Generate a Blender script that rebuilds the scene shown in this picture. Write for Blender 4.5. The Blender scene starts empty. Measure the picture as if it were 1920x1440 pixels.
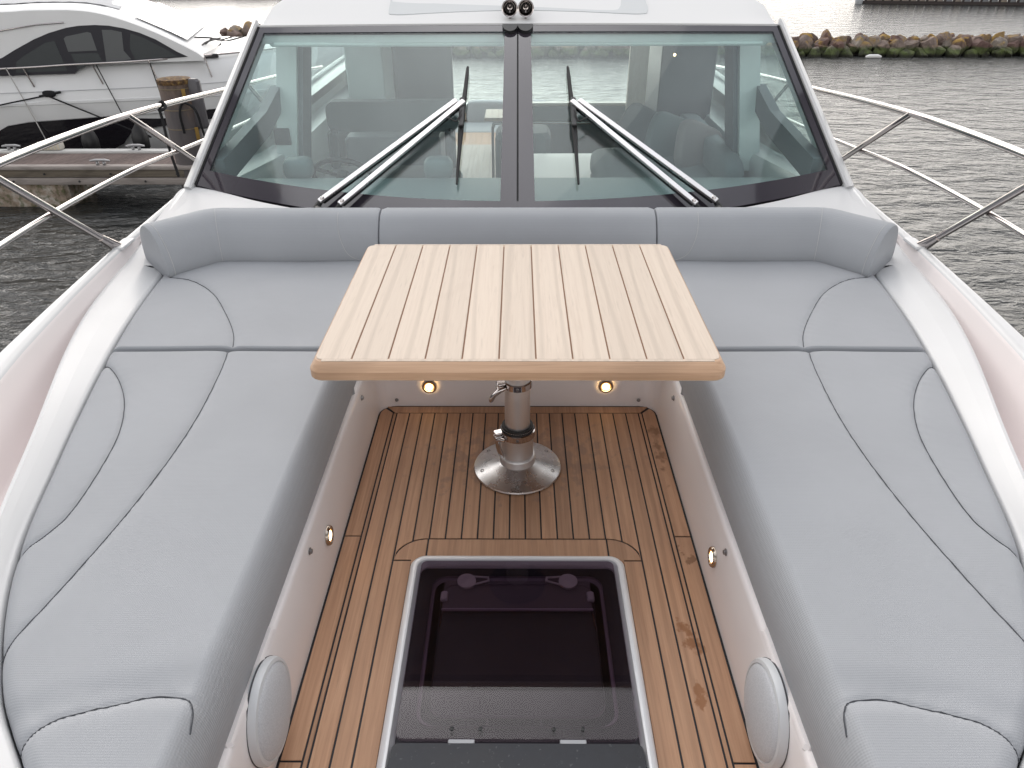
import bpy, bmesh, math, random
import numpy as np
from mathutils import Vector, Matrix, noise
rnd = random.Random(7)
R = math.radians
scn = bpy.context.scene
col = scn.collection

# ------------------------------------------------------------------ camera, sky, sun, exposure
cam_d = bpy.data.cameras.new('camera'); cam = bpy.data.objects.new('camera', cam_d); col.objects.link(cam)
cam_d.sensor_width = 36; cam_d.lens = 36 * 1380 / 1920; cam_d.clip_start = .05; cam_d.clip_end = 4000
cam.matrix_world = (Matrix.Translation((0, 0, 1.6)) @ Matrix.Rotation(R(.5), 4, 'Z') @ Matrix.Rotation(R(90 - 31.33), 4, 'X')
                    @ Matrix.Rotation(R(-.22), 4, 'Z'))
scn.camera = cam
SUN_EL, SUN_AZ = 42, -14            # degrees; azimuth from +Y towards +X
w = bpy.data.worlds.new('World'); scn.world = w; w.use_nodes = True
nt = w.node_tree; nt.nodes.clear()
def wn(t, **k):
    n = nt.nodes.new(t)
    for a, b in k.items(): setattr(n, a, b)
    return n
sky = wn('ShaderNodeTexSky', sky_type='NISHITA', sun_disc=False, sun_elevation=R(SUN_EL), sun_rotation=R(SUN_AZ), air_density=1.0, dust_density=2.2, ozone_density=1.0)
hs = wn('ShaderNodeHueSaturation'); hs.inputs['Saturation'].default_value = .16
tc = wn('ShaderNodeTexCoord'); mp = wn('ShaderNodeMapping'); mp.inputs['Scale'].default_value = (1.0, 1.0, 2.2)
cl = wn('ShaderNodeTexNoise'); cl.inputs['Scale'].default_value = 3.2; cl.inputs['Detail'].default_value = 6; cl.inputs['Roughness'].default_value = .55
rp = wn('ShaderNodeMapRange'); rp.inputs[1].default_value = .34; rp.inputs[2].default_value = .68; rp.inputs[3].default_value = 6.6; rp.inputs[4].default_value = 9.6
mu = wn('ShaderNodeVectorMath', operation='MULTIPLY'); bg = wn('ShaderNodeBackground'); bg.inputs[1].default_value = .056; wo = wn('ShaderNodeOutputWorld')
L = nt.links.new
L(sky.outputs[0], hs.inputs['Color']); L(tc.outputs['Generated'], mp.inputs[0]); L(mp.outputs[0], cl.inputs['Vector'])
sx_ = wn('ShaderNodeSeparateXYZ'); L(tc.outputs['Generated'], sx_.inputs[0])
hz_ = wn('ShaderNodeValToRGB'); L(sx_.outputs[2], hz_.inputs[0]); el = hz_.color_ramp.elements     # bright haze low over the water, thinning upwards
for p_, v_ in ((0, 1.), (.08, .85), (.18, .55), (.35, .27), (.6, .15), (.8, .13)):
    q_ = el[0] if p_ == 0 else (el[1] if p_ == .8 else el.new(p_)); q_.position = p_; q_.color = (v_, v_ * (1 - .055 * v_), v_ * (1 - .11 * v_), 1)
mm = wn('ShaderNodeVectorMath', operation='SCALE'); L(hz_.outputs[0], mm.inputs[0]); L(rp.outputs[0], mm.inputs['Scale'])
L(cl.outputs[0], rp.inputs[0]); L(hs.outputs[0], mu.inputs[0]); L(mm.outputs[0], mu.inputs[1]); L(mu.outputs[0], bg.inputs[0]); L(bg.outputs[0], wo.inputs[0])
sun_d = bpy.data.lights.new('sun', 'SUN'); sun_d.energy = .5; sun_d.angle = R(80); sun_d.color = (1, .95, .88)
sun = bpy.data.objects.new('sun', sun_d); col.objects.link(sun)
sv = Vector((math.sin(R(SUN_AZ)) * math.cos(R(SUN_EL)), math.cos(R(SUN_AZ)) * math.cos(R(SUN_EL)), math.sin(R(SUN_EL))))
sun.rotation_euler = sv.to_track_quat('Z', 'Y').to_euler()
vs = scn.view_settings; vs.view_transform = 'Standard'; vs.look = 'None'; vs.gamma = 1; vs.use_curve_mapping = False; vs.exposure = .27
scn.cycles.max_bounces = 10; scn.cycles.diffuse_bounces = 7; scn.cycles.transparent_max_bounces = 16; scn.cycles.use_denoising = True
scn.cycles.caustics_reflective = False; scn.cycles.caustics_refractive = False

# ------------------------------------------------------------------ object helpers
def tag(o, label=None, cat=None, group=None, kind=None):
    if label: o['label'] = label
    if cat: o['category'] = cat
    if group: o['group'] = group
    if kind: o['kind'] = kind
    return o
def thing(name, loc, label, cat, group=None):
    o = bpy.data.objects.new(name, None); col.objects.link(o); o.location = loc; o.empty_display_size = .2
    return tag(o, label, cat, group)
def wmat(o):                                   # world translation of a parent, kept by hand (no depsgraph yet)
    return Matrix.Translation(o.location) if o.type == 'EMPTY' else Matrix.Identity(4)
def obj(name, V, F, mat, parent=None, smooth=35, mats=None, fm=None):
    me = bpy.data.meshes.new(name)
    me.from_pydata([tuple(map(float, v)) for v in V], [], [tuple(map(int, f)) for f in F])
    me.validate()
    for m in ([mat] if mats is None else mats): me.materials.append(m)
    if fm is not None: me.polygons.foreach_set('material_index', fm)
    if smooth:
        me.shade_smooth()
        if smooth < 180: me.set_sharp_from_angle(angle=R(smooth))
    me.update()
    o = bpy.data.objects.new(name, me); col.objects.link(o)
    if parent is not None:
        o.parent = parent; o.matrix_parent_inverse = wmat(parent).inverted()
    return o
class MB:                                      # collects shapes for ONE mesh object
    def __init__(s): s.V = []; s.F = []
    def add(s, V, F):
        b = len(s.V); s.V += [tuple(v) for v in V]; s.F += [tuple(i + b for i in f) for f in F]; return s
    def build(s, name, mat, parent=None, smooth=35): return obj(name, s.V, s.F, mat, parent, smooth)
def grid_faces(n, m, wrap=False):
    return [(i * m + j, (i + 1) * m + j, (i + 1) * m + (j + 1) % m, i * m + (j + 1) % m) for i in range(n - 1) for j in range(m if wrap else m - 1)]
def loft(S, wrap=False, caps=False):
    n, m = len(S), len(S[0]); V = [p for s in S for p in s]; F = grid_faces(n, m, wrap)
    if caps: F += [tuple(range(m)), tuple(range((n - 1) * m, n * m))[::-1]]
    return V, F
def spline(pts, n):                            # Catmull-Rom through points
    P = [Vector(p) for p in pts]; P = [2 * P[0] - P[1]] + P + [2 * P[-1] - P[-2]]
    out = []; m = len(P) - 3
    for k in range(n):
        t = k / (n - 1) * m; i = min(int(t), m - 1); f = t - i; a, b, c, d = P[i:i + 4]
        out.append(.5 * ((2 * b) + (c - a) * f + (2 * a - 5 * b + 4 * c - d) * f * f + (3 * b - a - 3 * c + d) * f ** 3))
    return out
def tube(path, r, n=10, closed=False):
    P = [Vector(p) for p in path]; S = []; up = None
    rr = r if hasattr(r, '__len__') else [r] * len(P)
    for i, p in enumerate(P):
        t = (P[min(i + 1, len(P) - 1)] - P[max(i - 1, 0)]).normalized()
        if up is None: up = Vector((0, 0, 1)) if abs(t.z) < .9 else Vector((1, 0, 0))
        a = t.cross(up).normalized(); up = a.cross(t).normalized()
        S.append([p + rr[i] * (math.cos(2 * math.pi * k / n) * a + math.sin(2 * math.pi * k / n) * up) for k in range(n)])
    return loft(S, True, True)
def box(c, s, bev=0., rot=None):
    hx, hy, hz = (v / 2 for v in s); b = min(bev, hx * .9, hy * .9, hz * .9)
    if b <= 0:
        V = [(x, y, z) for z in (-hz, hz) for x, y in ((-hx, -hy), (hx, -hy), (hx, hy), (-hx, hy))]
        F = [(3, 2, 1, 0), (4, 5, 6, 7), (0, 1, 5, 4), (1, 2, 6, 5), (2, 3, 7, 6), (3, 0, 4, 7)]
    else:
        def ring(i, z):
            X, Y = hx - i, hy - i; return [(-X + b, -Y, z), (X - b, -Y, z), (X, -Y + b, z), (X, Y - b, z), (X - b, Y, z), (-X + b, Y, z), (-X, Y - b, z), (-X, -Y + b, z)]
        S = [ring(b * .7, -hz), ring(0, -hz + b), ring(0, hz - b), ring(b * .7, hz)]
        V, F = loft(S, True); F += [tuple(range(8))[::-1], tuple(range(24, 32))]
    c = Vector(c); V = [Vector(v) for v in V]
    if rot is not None: V = [rot @ v for v in V]
    return [v + c for v in V], F
def prism(poly, d0, d1, frame=None, inset=0.):  # poly in a plane, extruded; frame(a, b, d) -> xyz
    fr = frame or (lambda a, b, d: (a, b, d)); n = len(poly)
    V = [fr(a, b, d0) for a, b in poly] + [fr(a, b, d1) for a, b in poly]
    F = [tuple(range(n))[::-1], tuple(range(n, 2 * n))] + [(i, (i + 1) % n, n + (i + 1) % n, n + i) for i in range(n)]
    return V, F
def lathe(prof, c, axis=(0, 0, 1), n=40, cap=True):
    ax = Vector(axis).normalized(); a = ax.orthogonal().normalized(); b = ax.cross(a); c = Vector(c)
    S = [[c + ax * h + r * (math.cos(2 * math.pi * k / n) * a + math.sin(2 * math.pi * k / n) * b) for k in range(n)] for r, h in prof]
    return loft(S, True, cap)
def rrect(x0, x1, y0, y1, r, n=6):
    out = []
    for cx, cy, a0 in ((x1 - r, y1 - r, 0), (x0 + r, y1 - r, 90), (x0 + r, y0 + r, 180), (x1 - r, y0 + r, 270)):
        out += [(cx + r * math.cos(R(a0 + 90 * k / n)), cy + r * math.sin(R(a0 + 90 * k / n))) for k in range(n + 1)]
    return out
def curve1(pts):                               # smooth 1-D curve, natural cubic
    x = np.array([p[0] for p in pts], float); y = np.array([p[1] for p in pts], float); n = len(x); h = np.diff(x)
    A = np.eye(n); r = np.zeros(n)
    for i in range(1, n - 1):
        A[i, i - 1:i + 2] = h[i - 1], 2 * (h[i - 1] + h[i]), h[i]; r[i] = 6 * ((y[i + 1] - y[i]) / h[i] - (y[i] - y[i - 1]) / h[i - 1])
    m = np.linalg.solve(A, r)
    def f(t):
        t = np.clip(t, x[0], x[-1]); i = np.clip(np.searchsorted(x, t) - 1, 0, n - 2); a = (x[i + 1] - t); b = (t - x[i]); H = h[i]
        return (m[i] * a ** 3 + m[i + 1] * b ** 3) / (6 * H) + (y[i] / H - m[i] * H / 6) * a + (y[i + 1] / H - m[i + 1] * H / 6) * b
    return f

# ------------------------------------------------------------------ materials
class Mat:
    def __init__(s, name, base=(.8, .8, .8), rough=.5, metal=0., **k):
        s.m = bpy.data.materials.new(name); s.m.use_nodes = True; s.t = s.m.node_tree; s.b = s.t.nodes['Principled BSDF']; s.out = s.t.nodes['Material Output']
        s.b.inputs['Base Color'].default_value = (*base, 1); s.b.inputs['Roughness'].default_value = rough; s.b.inputs['Metallic'].default_value = metal
        for a, v in k.items(): s.b.inputs[a.replace('_', ' ')].default_value = v
        s.co = None
    def n(s, t, ins=None, **k):
        q = s.t.nodes.new(t)
        for a, b in k.items(): setattr(q, a, b)
        for a, b in (ins or {}).items():
            if isinstance(b, bpy.types.NodeSocket): s.t.links.new(b, q.inputs[a])
            else: q.inputs[a].default_value = b
        return q
    def link(s, a, b): s.t.links.new(a, b)
    def coord(s, scale=(1, 1, 1), rnd=False, rot=(0, 0, 0), kind='Object'):
        c = s.n('ShaderNodeTexCoord').outputs[kind]
        if rnd:
            oi = s.n('ShaderNodeObjectInfo').outputs['Random']; sc = s.n('ShaderNodeMath', {0: oi, 1: 57.3}, operation='MULTIPLY').outputs[0]
            c = s.n('ShaderNodeVectorMath', {0: c, 1: sc}, operation='ADD').outputs[0]
        return s.n('ShaderNodeMapping', {0: c, 'Scale': scale, 'Rotation': rot}).outputs[0]
    def noise(s, vec, scale=5, detail=4, rough=.5, dist=0):
        return s.n('ShaderNodeTexNoise', {'Vector': vec, 'Scale': scale, 'Detail': detail, 'Roughness': rough, 'Distortion': dist}).outputs[0]
    def ramp(s, fac, stops):
        q = s.n('ShaderNodeValToRGB', {0: fac}); e = q.color_ramp.elements
        while len(e) < len(stops): e.new(.5)
        for el, (p, c) in zip(e, stops): el.position = p; el.color = (*c, 1) if len(c) == 3 else c
        return q.outputs[0]
    def rng(s, v, a, b, c, d): return s.n('ShaderNodeMapRange', {0: v, 1: a, 2: b, 3: c, 4: d}).outputs[0]
    def mix(s, fac, a, b, mode='MIX'):
        q = s.n('ShaderNodeMix', data_type='RGBA', blend_type=mode)
        for i, v in ((0, fac), (6, a), (7, b)):
            if isinstance(v, bpy.types.NodeSocket): s.link(v, q.inputs[i])
            else: q.inputs[i].default_value = v if i == 0 else (*v, 1)
        return q.outputs[2]
    def color(s, v): s.link(v, s.b.inputs['Base Color']); return s
    def rough(s, v): s.link(v, s.b.inputs['Roughness']); return s
    def bump(s, h, strength=.3, dist=.01):
        q = s.n('ShaderNodeBump', {'Height': h, 'Strength': strength, 'Distance': dist}); s.link(q.outputs[0], s.b.inputs['Normal']); return s

def mk_gelcoat(name, base, rough=.22):
    M = Mat(name, base, rough, Coat_Weight=.03, Coat_Roughness=.06, Specular_IOR_Level=.3)
    n = M.noise(M.coord(), 2.2, 3); M.color(M.mix(M.rng(n, .3, .7, 0, 1), tuple(c * .97 for c in base), tuple(min(1, c * 1.02) for c in base)))
    n2 = M.noise(M.coord(), 9, 2); M.rough(M.rng(n2, .3, .7, rough * .94, rough * 1.08)); return M.m
GEL = mk_gelcoat('white_gelcoat', (.635, .642, .652), .3)
GEL_ROOF = Mat('roof_gelcoat', (.66, .668, .675), .6, Specular_IOR_Level=.0).m
GEL_IN = mk_gelcoat('cockpit_gelcoat', (.885, .845, .84), .3)
GEL_WALK = mk_gelcoat('bulwark_gelcoat', (.82, .77, .765), .4)
def mk_teak(name, a, b, c, rnd=True, rough=.55, streak=1., bumps=.15, axis='Y', dark=(.12, .06, .03), knots=.35, var=.12):
    M = Mat(name, a, rough); sc = (75, 2.2, 75) if axis == 'Y' else (2.2, 75, 75)
    v = M.coord(sc, rnd); vb = M.coord((9, .8, 9) if axis == 'Y' else (.8, 9, 9), rnd)
    g = M.noise(v, 1, 6, .62, .6); wv = M.noise(vb, 1, 4, .5, 1.5)
    base = M.ramp(g, [(.28, c), (.5, a), (.75, b)])
    rings = M.n('ShaderNodeTexWave', {'Vector': vb, 'Scale': .5, 'Distortion': 7., 'Detail': 3, 'Detail Scale': .8}, wave_type='BANDS', bands_direction='X').outputs[0]
    col_ = M.mix(M.rng(rings, .82, 1., 0, .35 * streak), base, tuple(x * .62 for x in c))
    kn = M.noise(M.coord((7, 2.2, 7) if axis == 'Y' else (2.2, 7, 7), rnd), 1, 2, .5, 1.)
    col_ = M.mix(M.rng(kn, .63, .80, 0, knots), col_, dark)
    fl = M.noise(M.coord((160, 9, 160) if axis == 'Y' else (9, 160, 160), rnd), 1, 3)
    col_ = M.mix(M.rng(fl, .58, .78, 0, .28), col_, tuple(x * .55 for x in c))
    oi = M.n('ShaderNodeObjectInfo').outputs['Random']
    col_ = M.n('ShaderNodeHueSaturation', {'Value': M.rng(oi, 0, 1, 1 - var, 1 + var), 'Color': col_}).outputs[0]
    M.color(col_).bump(g, bumps, .002); M.rough(M.rng(g, .3, .7, rough - .1, rough + .12)); return M
TEAK_TOP = mk_teak('weathered_teak', (.578, .485, .402), (.625, .535, .448), (.515, .420, .338), streak=.8, rough=.6, knots=.10, dark=(.30, .2, .14), var=.05).m
TEAK_EDGE = mk_teak('shaded_brown_teak', (.47, .30, .19), (.54, .36, .24), (.38, .235, .14), rnd=False, rough=.45, axis='X', knots=.2).m  # browner edge wood, with the bow-facing side's shade added to its colour
Ms = mk_teak('deck_teak', (.475, .275, .165), (.565, .35, .225), (.37, .20, .115), rough=.62, var=.12, knots=.14, streak=.6)
def stains_and_patch(M):                                  # spilt-oil stains and a broad darker greyish patch, with shapes of their own
    old = M.b.inputs['Base Color'].links[0].from_socket
    c = M.n('ShaderNodeTexCoord').outputs['Object']; xyz = M.n('ShaderNodeSeparateXYZ', {0: c})
    def spot(x, y, sx, sy, lo, hi):
        dx = M.n('ShaderNodeMath', {0: M.n('ShaderNodeMath', {0: xyz.outputs[0], 1: x}, operation='SUBTRACT').outputs[0], 1: sx}, operation='DIVIDE').outputs[0]
        dy = M.n('ShaderNodeMath', {0: M.n('ShaderNodeMath', {0: xyz.outputs[1], 1: y}, operation='SUBTRACT').outputs[0], 1: sy}, operation='DIVIDE').outputs[0]
        d = M.n('ShaderNodeVectorMath', {0: M.n('ShaderNodeCombineXYZ', {0: dx, 1: dy}).outputs[0]}, operation='LENGTH').outputs['Value']
        nn = M.noise(M.coord((1, .7, 1)), 26, 4, .6)
        return M.rng(M.n('ShaderNodeMath', {0: d, 1: M.rng(nn, .3, .7, -.9, .9)}, operation='ADD').outputs[0], hi, lo, 0, 1)
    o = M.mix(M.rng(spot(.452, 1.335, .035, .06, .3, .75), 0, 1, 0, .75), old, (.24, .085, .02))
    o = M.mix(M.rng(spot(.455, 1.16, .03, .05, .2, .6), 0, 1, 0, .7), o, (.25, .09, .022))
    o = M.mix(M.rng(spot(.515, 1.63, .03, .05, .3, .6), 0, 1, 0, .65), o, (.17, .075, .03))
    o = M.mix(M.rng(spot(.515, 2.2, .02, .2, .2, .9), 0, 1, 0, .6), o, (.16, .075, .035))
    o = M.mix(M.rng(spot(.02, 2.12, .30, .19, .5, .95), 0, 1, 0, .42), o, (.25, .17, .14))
    M.color(o); return M.m
TEAK = stains_and_patch(Ms)
CAULK = Mat('black_caulk', (.012, .013, .018), .6).m
def mk_fabric(name, base, k=1., dirs='YX'):
    M = Mat(name, base, .72, Sheen_Weight=.08, Specular_IOR_Level=.35)
    v = M.coord()
    w1 = M.n('ShaderNodeTexWave', {'Vector': v, 'Scale': 62., 'Distortion': .6, 'Detail': 1.}, wave_type='BANDS', bands_direction=dirs[0]).outputs[0]
    w2 = M.n('ShaderNodeTexWave', {'Vector': v, 'Scale': 85., 'Distortion': .6, 'Detail': 1.}, wave_type='BANDS', bands_direction=dirs[1]).outputs[0]
    wv = M.n('ShaderNodeMath', {0: w1, 1: w2}, operation='ADD').outputs[0]
    n = M.noise(v, 2.6, 4, .55); n2 = M.noise(v, 420, 1)
    c = M.mix(M.rng(n, .3, .7, 0, 1), tuple(x * .955 for x in base), tuple(x * 1.035 for x in base))
    c = M.mix(M.rng(wv, .3, 1.7, .08, 0), c, tuple(x * .5 for x in base)); M.color(c)
    h = M.n('ShaderNodeMath', {0: wv, 1: M.n('ShaderNodeMath', {0: n2, 1: .8}, operation='MULTIPLY').outputs[0]}, operation='ADD').outputs[0]
    big = M.noise(v, 7, 3, .5); hh = M.n('ShaderNodeMath', {0: h, 1: M.n('ShaderNodeMath', {0: big, 1: 9.}, operation='MULTIPLY').outputs[0]}, operation='ADD').outputs[0]
    M.bump(hh, .26 * k, .0010); return M.m
FABRIC = mk_fabric('grey_woven_vinyl', (.348, .362, .386))
FABRIC_B = mk_fabric('grey_woven_vinyl_backrest', (.333, .350, .376), .6, 'ZX')
THREAD_D = Mat('dark_thread', (.075, .08, .09), .8).m
THREAD_L = Mat('pale_thread', (.5, .5, .5), .8).m
def mk_metal(name, base, rough, aniso=None):
    M = Mat(name, base, rough, 1.)
    n = M.noise(M.coord((90, 90, 2) if aniso else (6, 6, 6)), 2 if aniso else 4, 3); M.rough(M.rng(n, .3, .7, rough * .85, rough * 1.15)); return M.m
CHROME = mk_metal('polished_steel', (.52, .485, .475), .10)
ALU = mk_metal('brushed_aluminium', (.70, .69, .69), .42, True)
ALU_D = mk_metal('spun_aluminium', (.66, .66, .67), .28)
FRAME = Mat('hatch_frame_alloy', (.74, .75, .77), .38, .25).m
BLACK = Mat('black_plastic', (.018, .018, .02), .4).m
DARKG = Mat('dark_grey_plastic', (.07, .07, .08), .45).m
RUBBER = Mat('black_rubber', (.012, .012, .013), .65).m
def mk_glass(name, tint, refl=1., rough=.0, haze=None):
    M = Mat(name); t = M.t; t.nodes.remove(M.b)
    bk = M.n('ShaderNodeNewGeometry').outputs['Backfacing']; fr = M.n('ShaderNodeFresnel', {'IOR': M.rng(bk, 0, 1, 1.5, 1 / 1.5)}); tr = M.n('ShaderNodeBsdfTransparent', {'Color': (*tint, 1)}); gl = M.n('ShaderNodeBsdfGlossy', {'Color': (1, 1, 1, 1), 'Roughness': rough})
    f = M.n('ShaderNodeMath', {0: fr.outputs[0], 1: refl}, operation='MULTIPLY', use_clamp=True).outputs[0]
    mx = M.n('ShaderNodeMixShader', {0: f, 1: tr.outputs[0], 2: gl.outputs[0]}).outputs[0]
    if haze:
        d = M.n('ShaderNodeBsdfDiffuse', {'Color': (*haze[1], 1)}); n = M.noise(M.coord((1, .6, .6)), 2.6, 6, .6, .8)
        mx = M.n('ShaderNodeMixShader', {0: M.rng(n, .38, .72, haze[0] * .25, haze[0]), 1: mx, 2: d.outputs[0]}).outputs[0]
    M.link(mx, M.out.inputs[0]); return M.m
GLASS = mk_glass('tinted_windscreen_glass', (.885, .972, .963), .85, .0, (.05, (.55, .55, .57)))
GLASS_SIDE = mk_glass('side_window_glass', (.95, .985, .98), .8)
SMOKE = mk_glass('smoked_acrylic', (.665, .61, .655), .5, .0, (.010, (.3, .27, .32)))
FRIT = Mat('black_glass_border', (.035, .03, .04), .08, Coat_Weight=.6, Coat_Roughness=.02).m

# ------------------------------------------------------------------ water, far shore
ZW = -1.6
M = Mat('harbour_water', (.022, .024, .024), .235, IOR=1.45, Specular_IOR_Level=.75)
v1 = M.coord((1., 1.9, 1)); v2 = M.coord((1, 1.5, 1), rot=(0, 0, .5))
a = M.noise(v1, 1.15, 3, .55, .4); b = M.noise(v2, 4.2, 4, .6, .6)
h = M.n('ShaderNodeMath', {0: a, 1: M.n('ShaderNodeMath', {0: b, 1: .42}, operation='MULTIPLY').outputs[0]}, operation='ADD').outputs[0]
M.bump(h, 1., .26); WATER = M.m
tag(obj('water', [(-2000, -600, ZW), (2000, -600, ZW), (2000, 2600, ZW), (-2000, 2600, ZW)], [(0, 1, 2, 3)], WATER, smooth=0), kind='structure')
STONE = Mat('sea_wall_stone', (.2, .185, .18), .85)
STONE.color(STONE.ramp(STONE.noise(STONE.coord(), .6, 6, .65), [(.3, (.10, .095, .09)), (.7, (.27, .25, .24))])); STONE = STONE.m
mb = MB()
for k in range(24):
    x = -66 + 2.2 * k; mb.add(*box((x + 1.1, 52.6, ZW + .1 + rnd.uniform(-.05, .1)), (2.18, 3, 1.2), .08))
tag(mb.build('far_quay', STONE), kind='structure')

# ------------------------------------------------------------------ the yacht we stand on
Y_ = thing('motor_yacht', (0, 1.0, 0), 'white motor yacht seen from its bow, with a sunken teak foredeck lounge and split windscreen', 'yacht')
xo = curve1([(.50, .60), (.56, .685), (.64, .765), (.72, .835), (.82, .925), (.93, .998), (1.19, 1.122), (1.47, 1.203), (1.8, 1.287), (2.08, 1.352), (2.45, 1.418), (2.80, 1.462), (3.2, 1.49)])
xcr = curve1([(-1., .16), (-.5, .44), (0, .70), (.5, .93), (1.0, 1.12), (1.476, 1.277), (1.639, 1.329), (1.985, 1.446), (2.364, 1.553), (2.752, 1.618), (3.2, 1.665), (3.7, 1.70)])
xg = curve1([(-1.5, .01), (-1.3, .2), (-1, .5), (-.5, .86), (0, 1.12), (.5, 1.31), (1, 1.45), (1.5, 1.55), (2.2, 1.630), (2.886, 1.678), (3.664, 1.71), (5, 1.80), (8, 1.9), (11.2, 1.85)])
def support(P, d=.007):
    out = [P[0]]
    for a, b in zip(P[:-1], P[1:]):
        L_ = math.hypot(b[0] - a[0], b[1] - a[1])
        f = min(d / max(L_, 1e-6), .4); out += [(a[0] + (b[0] - a[0]) * f, a[1] + (b[1] - a[1]) * f), (b[0] - (b[0] - a[0]) * f, b[1] - (b[1] - a[1]) * f), b]
    return out
def section(Y):
    o = float(xo(max(Y, .5))) if Y >= .5 else float(xcr(Y)) - .25
    g = float(xg(Y)); cw = float(np.interp(Y, [1.5, 2.0, 2.4, 2.9], [.10, .062, .045, .034])); i_ = g - cw
    c = min(float(xcr(Y)), i_ - .014); c = max(c, o + .03) if Y < 3 else c
    d = float(np.clip((3.12 - Y) / .95, 0, 1)) ** .8
    mid = o + .52 * (c - o)
    ztop = .452 if Y < 2.85 else float(np.interp(Y, [2.85, 3.66], [.452, .545]))
    zm = .413 + .54 * (ztop - .413) if Y < 2.85 else float(np.interp(Y, [2.85, 3.66], [.434, .545]))
    i_ = max(i_, c + .013)
    deep = .50 - .20 * d
    return dict(P=[(mid, zm), (c - .016, ztop - .002), (c - .005, ztop - .005), (c, ztop - .014), (c + .005, min(ztop - .022, deep + .06)), (c + .008, min(ztop - .03, deep)),
                   (i_ - .07 * d - .004, min(.47, deep + .0)), (i_ - .06 * d - .002, min(.478, deep + .012)), (i_ - .008, .488), (i_, .50), (i_ + .012, .505), (g - .012, .505), (g - .002, .498), (g, .485),
                   (g + .012, .40), (g + .004, .37), (g - .06 * (1 + g / 3), -.3), (g * .9 - .08, -1.1), (g * .82 - .1, -1.75)],
                I=[(.605, .246), (o + .004, .246), (o + .004, .396), (o + .007, .405), (o + .014, .411), (mid, zm)], mid=mid, z=zm)
YS = list(np.linspace(-1.45, .45, 12)) + list(np.linspace(.5, 3.2, 64)) + list(np.linspace(3.25, 11.2, 24))
for side in (1, -1):
    mb = MB()
    S = []
    for Y in YS:
        P = section(Y)['P']
        if Y > 3.2: P = [(min(p[0], 1.60) if k < 1 else p[0], p[1]) for k, p in enumerate(P)]
        S.append([(side * x, Y, z) for x, z in support(P)])
    V, F = loft(S); mb.add(V, F if side > 0 else [f[::-1] for f in F])
    mb.build('hull_side', GEL, Y_, 40)
    S = []
    for Y in [y for y in YS if .5 <= y <= 2.86] + [2.86]:
        S.append([(side * x, Y, z) for x, z in support(section(Y)['I'], .005)])
    V, F = loft(S); MB().add(V, F if side > 0 else [f[::-1] for f in F]).build('seat_moulding', GEL, Y_, 40)
def slope_faces(o, mat, test):
    o.data.materials.append(mat)
    for p in o.data.polygons:
        if test(p): p.material_index = 1
for o in list(Y_.children):
    if o.name.startswith('hull_side'):
        slope_faces(o, GEL_WALK, lambda p: p.center.y < 3.15 and 10 <= min(v % 55 for v in p.vertices) <= 24)
# foredeck between backrest and windscreen
def A_(t):
    P = [(1.477, 2.86, .412), (1.49, 2.91, .425), (1.46, 2.99, .45), (1.39, 3.08, .455), (1.31, 3.13, .46), (.9, 3.145, .465), (0, 3.15, .465)]
    return spline(P, 41)
sec = section(2.86)
Bp = [(sec['mid'], 2.86, sec['z']), (1.625, 3.1, .488), (1.655, 3.4, .515), (1.66, 3.62, .535), (1.5, 3.56, .545), (1.2, 3.39, .535), (.8, 3.235, .52), (.4, 3.135, .51), (0, 3.12, .505)]
A0, B0 = spline([(p.x, p.y, p.z) for p in A_(0)], 60), spline(Bp, 60)
for side in (1, -1):
    S = []
    for a, b in zip(A0, B0):
        b2 = Vector((b.x, max(b.y, a.y + .02) if b.x < 1.4 else b.y, b.z))
        row = [Vector((a.x, a.y, .30)), a, a.lerp(b2, .06) + Vector((0, 0, .014)), a.lerp(b2, .3) + Vector((0, 0, .012)), a.lerp(b2, .65) + Vector((0, 0, .006)), b2]
        S.append([(side * p.x, p.y, p.z) for p in row])
    V, F = loft(S); MB().add(V, F if side < 0 else [f[::-1] for f in F]).build('foredeck', GEL, Y_, 50)
obj('foredeck_bow', *(lambda Y: ([(x * s, y, z) for y in Y for s in (-1, 1) for x, z in [(float(xcr(y)) - .12, .455)]], [(2 * i, 2 * i + 1, 2 * i + 3, 2 * i + 2) for i in range(len(Y) - 1)]))(list(np.linspace(-.9, .46, 10))), GEL, Y_)
# cockpit liner: side walls, aft wall, seat ledges
mb = MB()
prof = [(.544, -.02), (.545, .02), (.554, .232), (.557, .245), (.562, .250), (.575, .251), (.60, .251), (.61, .248)]
path = [(1, .46), (1, 2.40)]
def liner_ring(off, z):                       # rounded U in plan, opening toward the bow
    X = .54 + off; Yb = 2.455 + off; r = .06 + off
    pts = [(X, .3), (X, .9), (X, 1.5), (X, 2.1)]
    pts += [(X - r + r * math.cos(R(a)), Yb - r + r * math.sin(R(a))) for a in (0, 18, 36, 54, 72, 90)]
    pts += [(X / 2, Yb)]
    return [(x, y, z) for x, y in pts] + [(0, Yb, z)] + [(-x, y, z) for x, y in pts[::-1]]
V, F = loft([liner_ring(x - .54, z) for x, z in prof]); mb.add(V, F)
mb.build('cockpit_liner', GEL_IN, Y_, 50)
for s in (1, -1): obj('bow_seat_base', *box((s * .78, .40, .15), (.46, .24, .30), .02), GEL_IN, Y_)
obj('bow_bulkhead', *box((0, .28, .1), (1.3, .04, .5), .01), GEL_IN, Y_)
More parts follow.
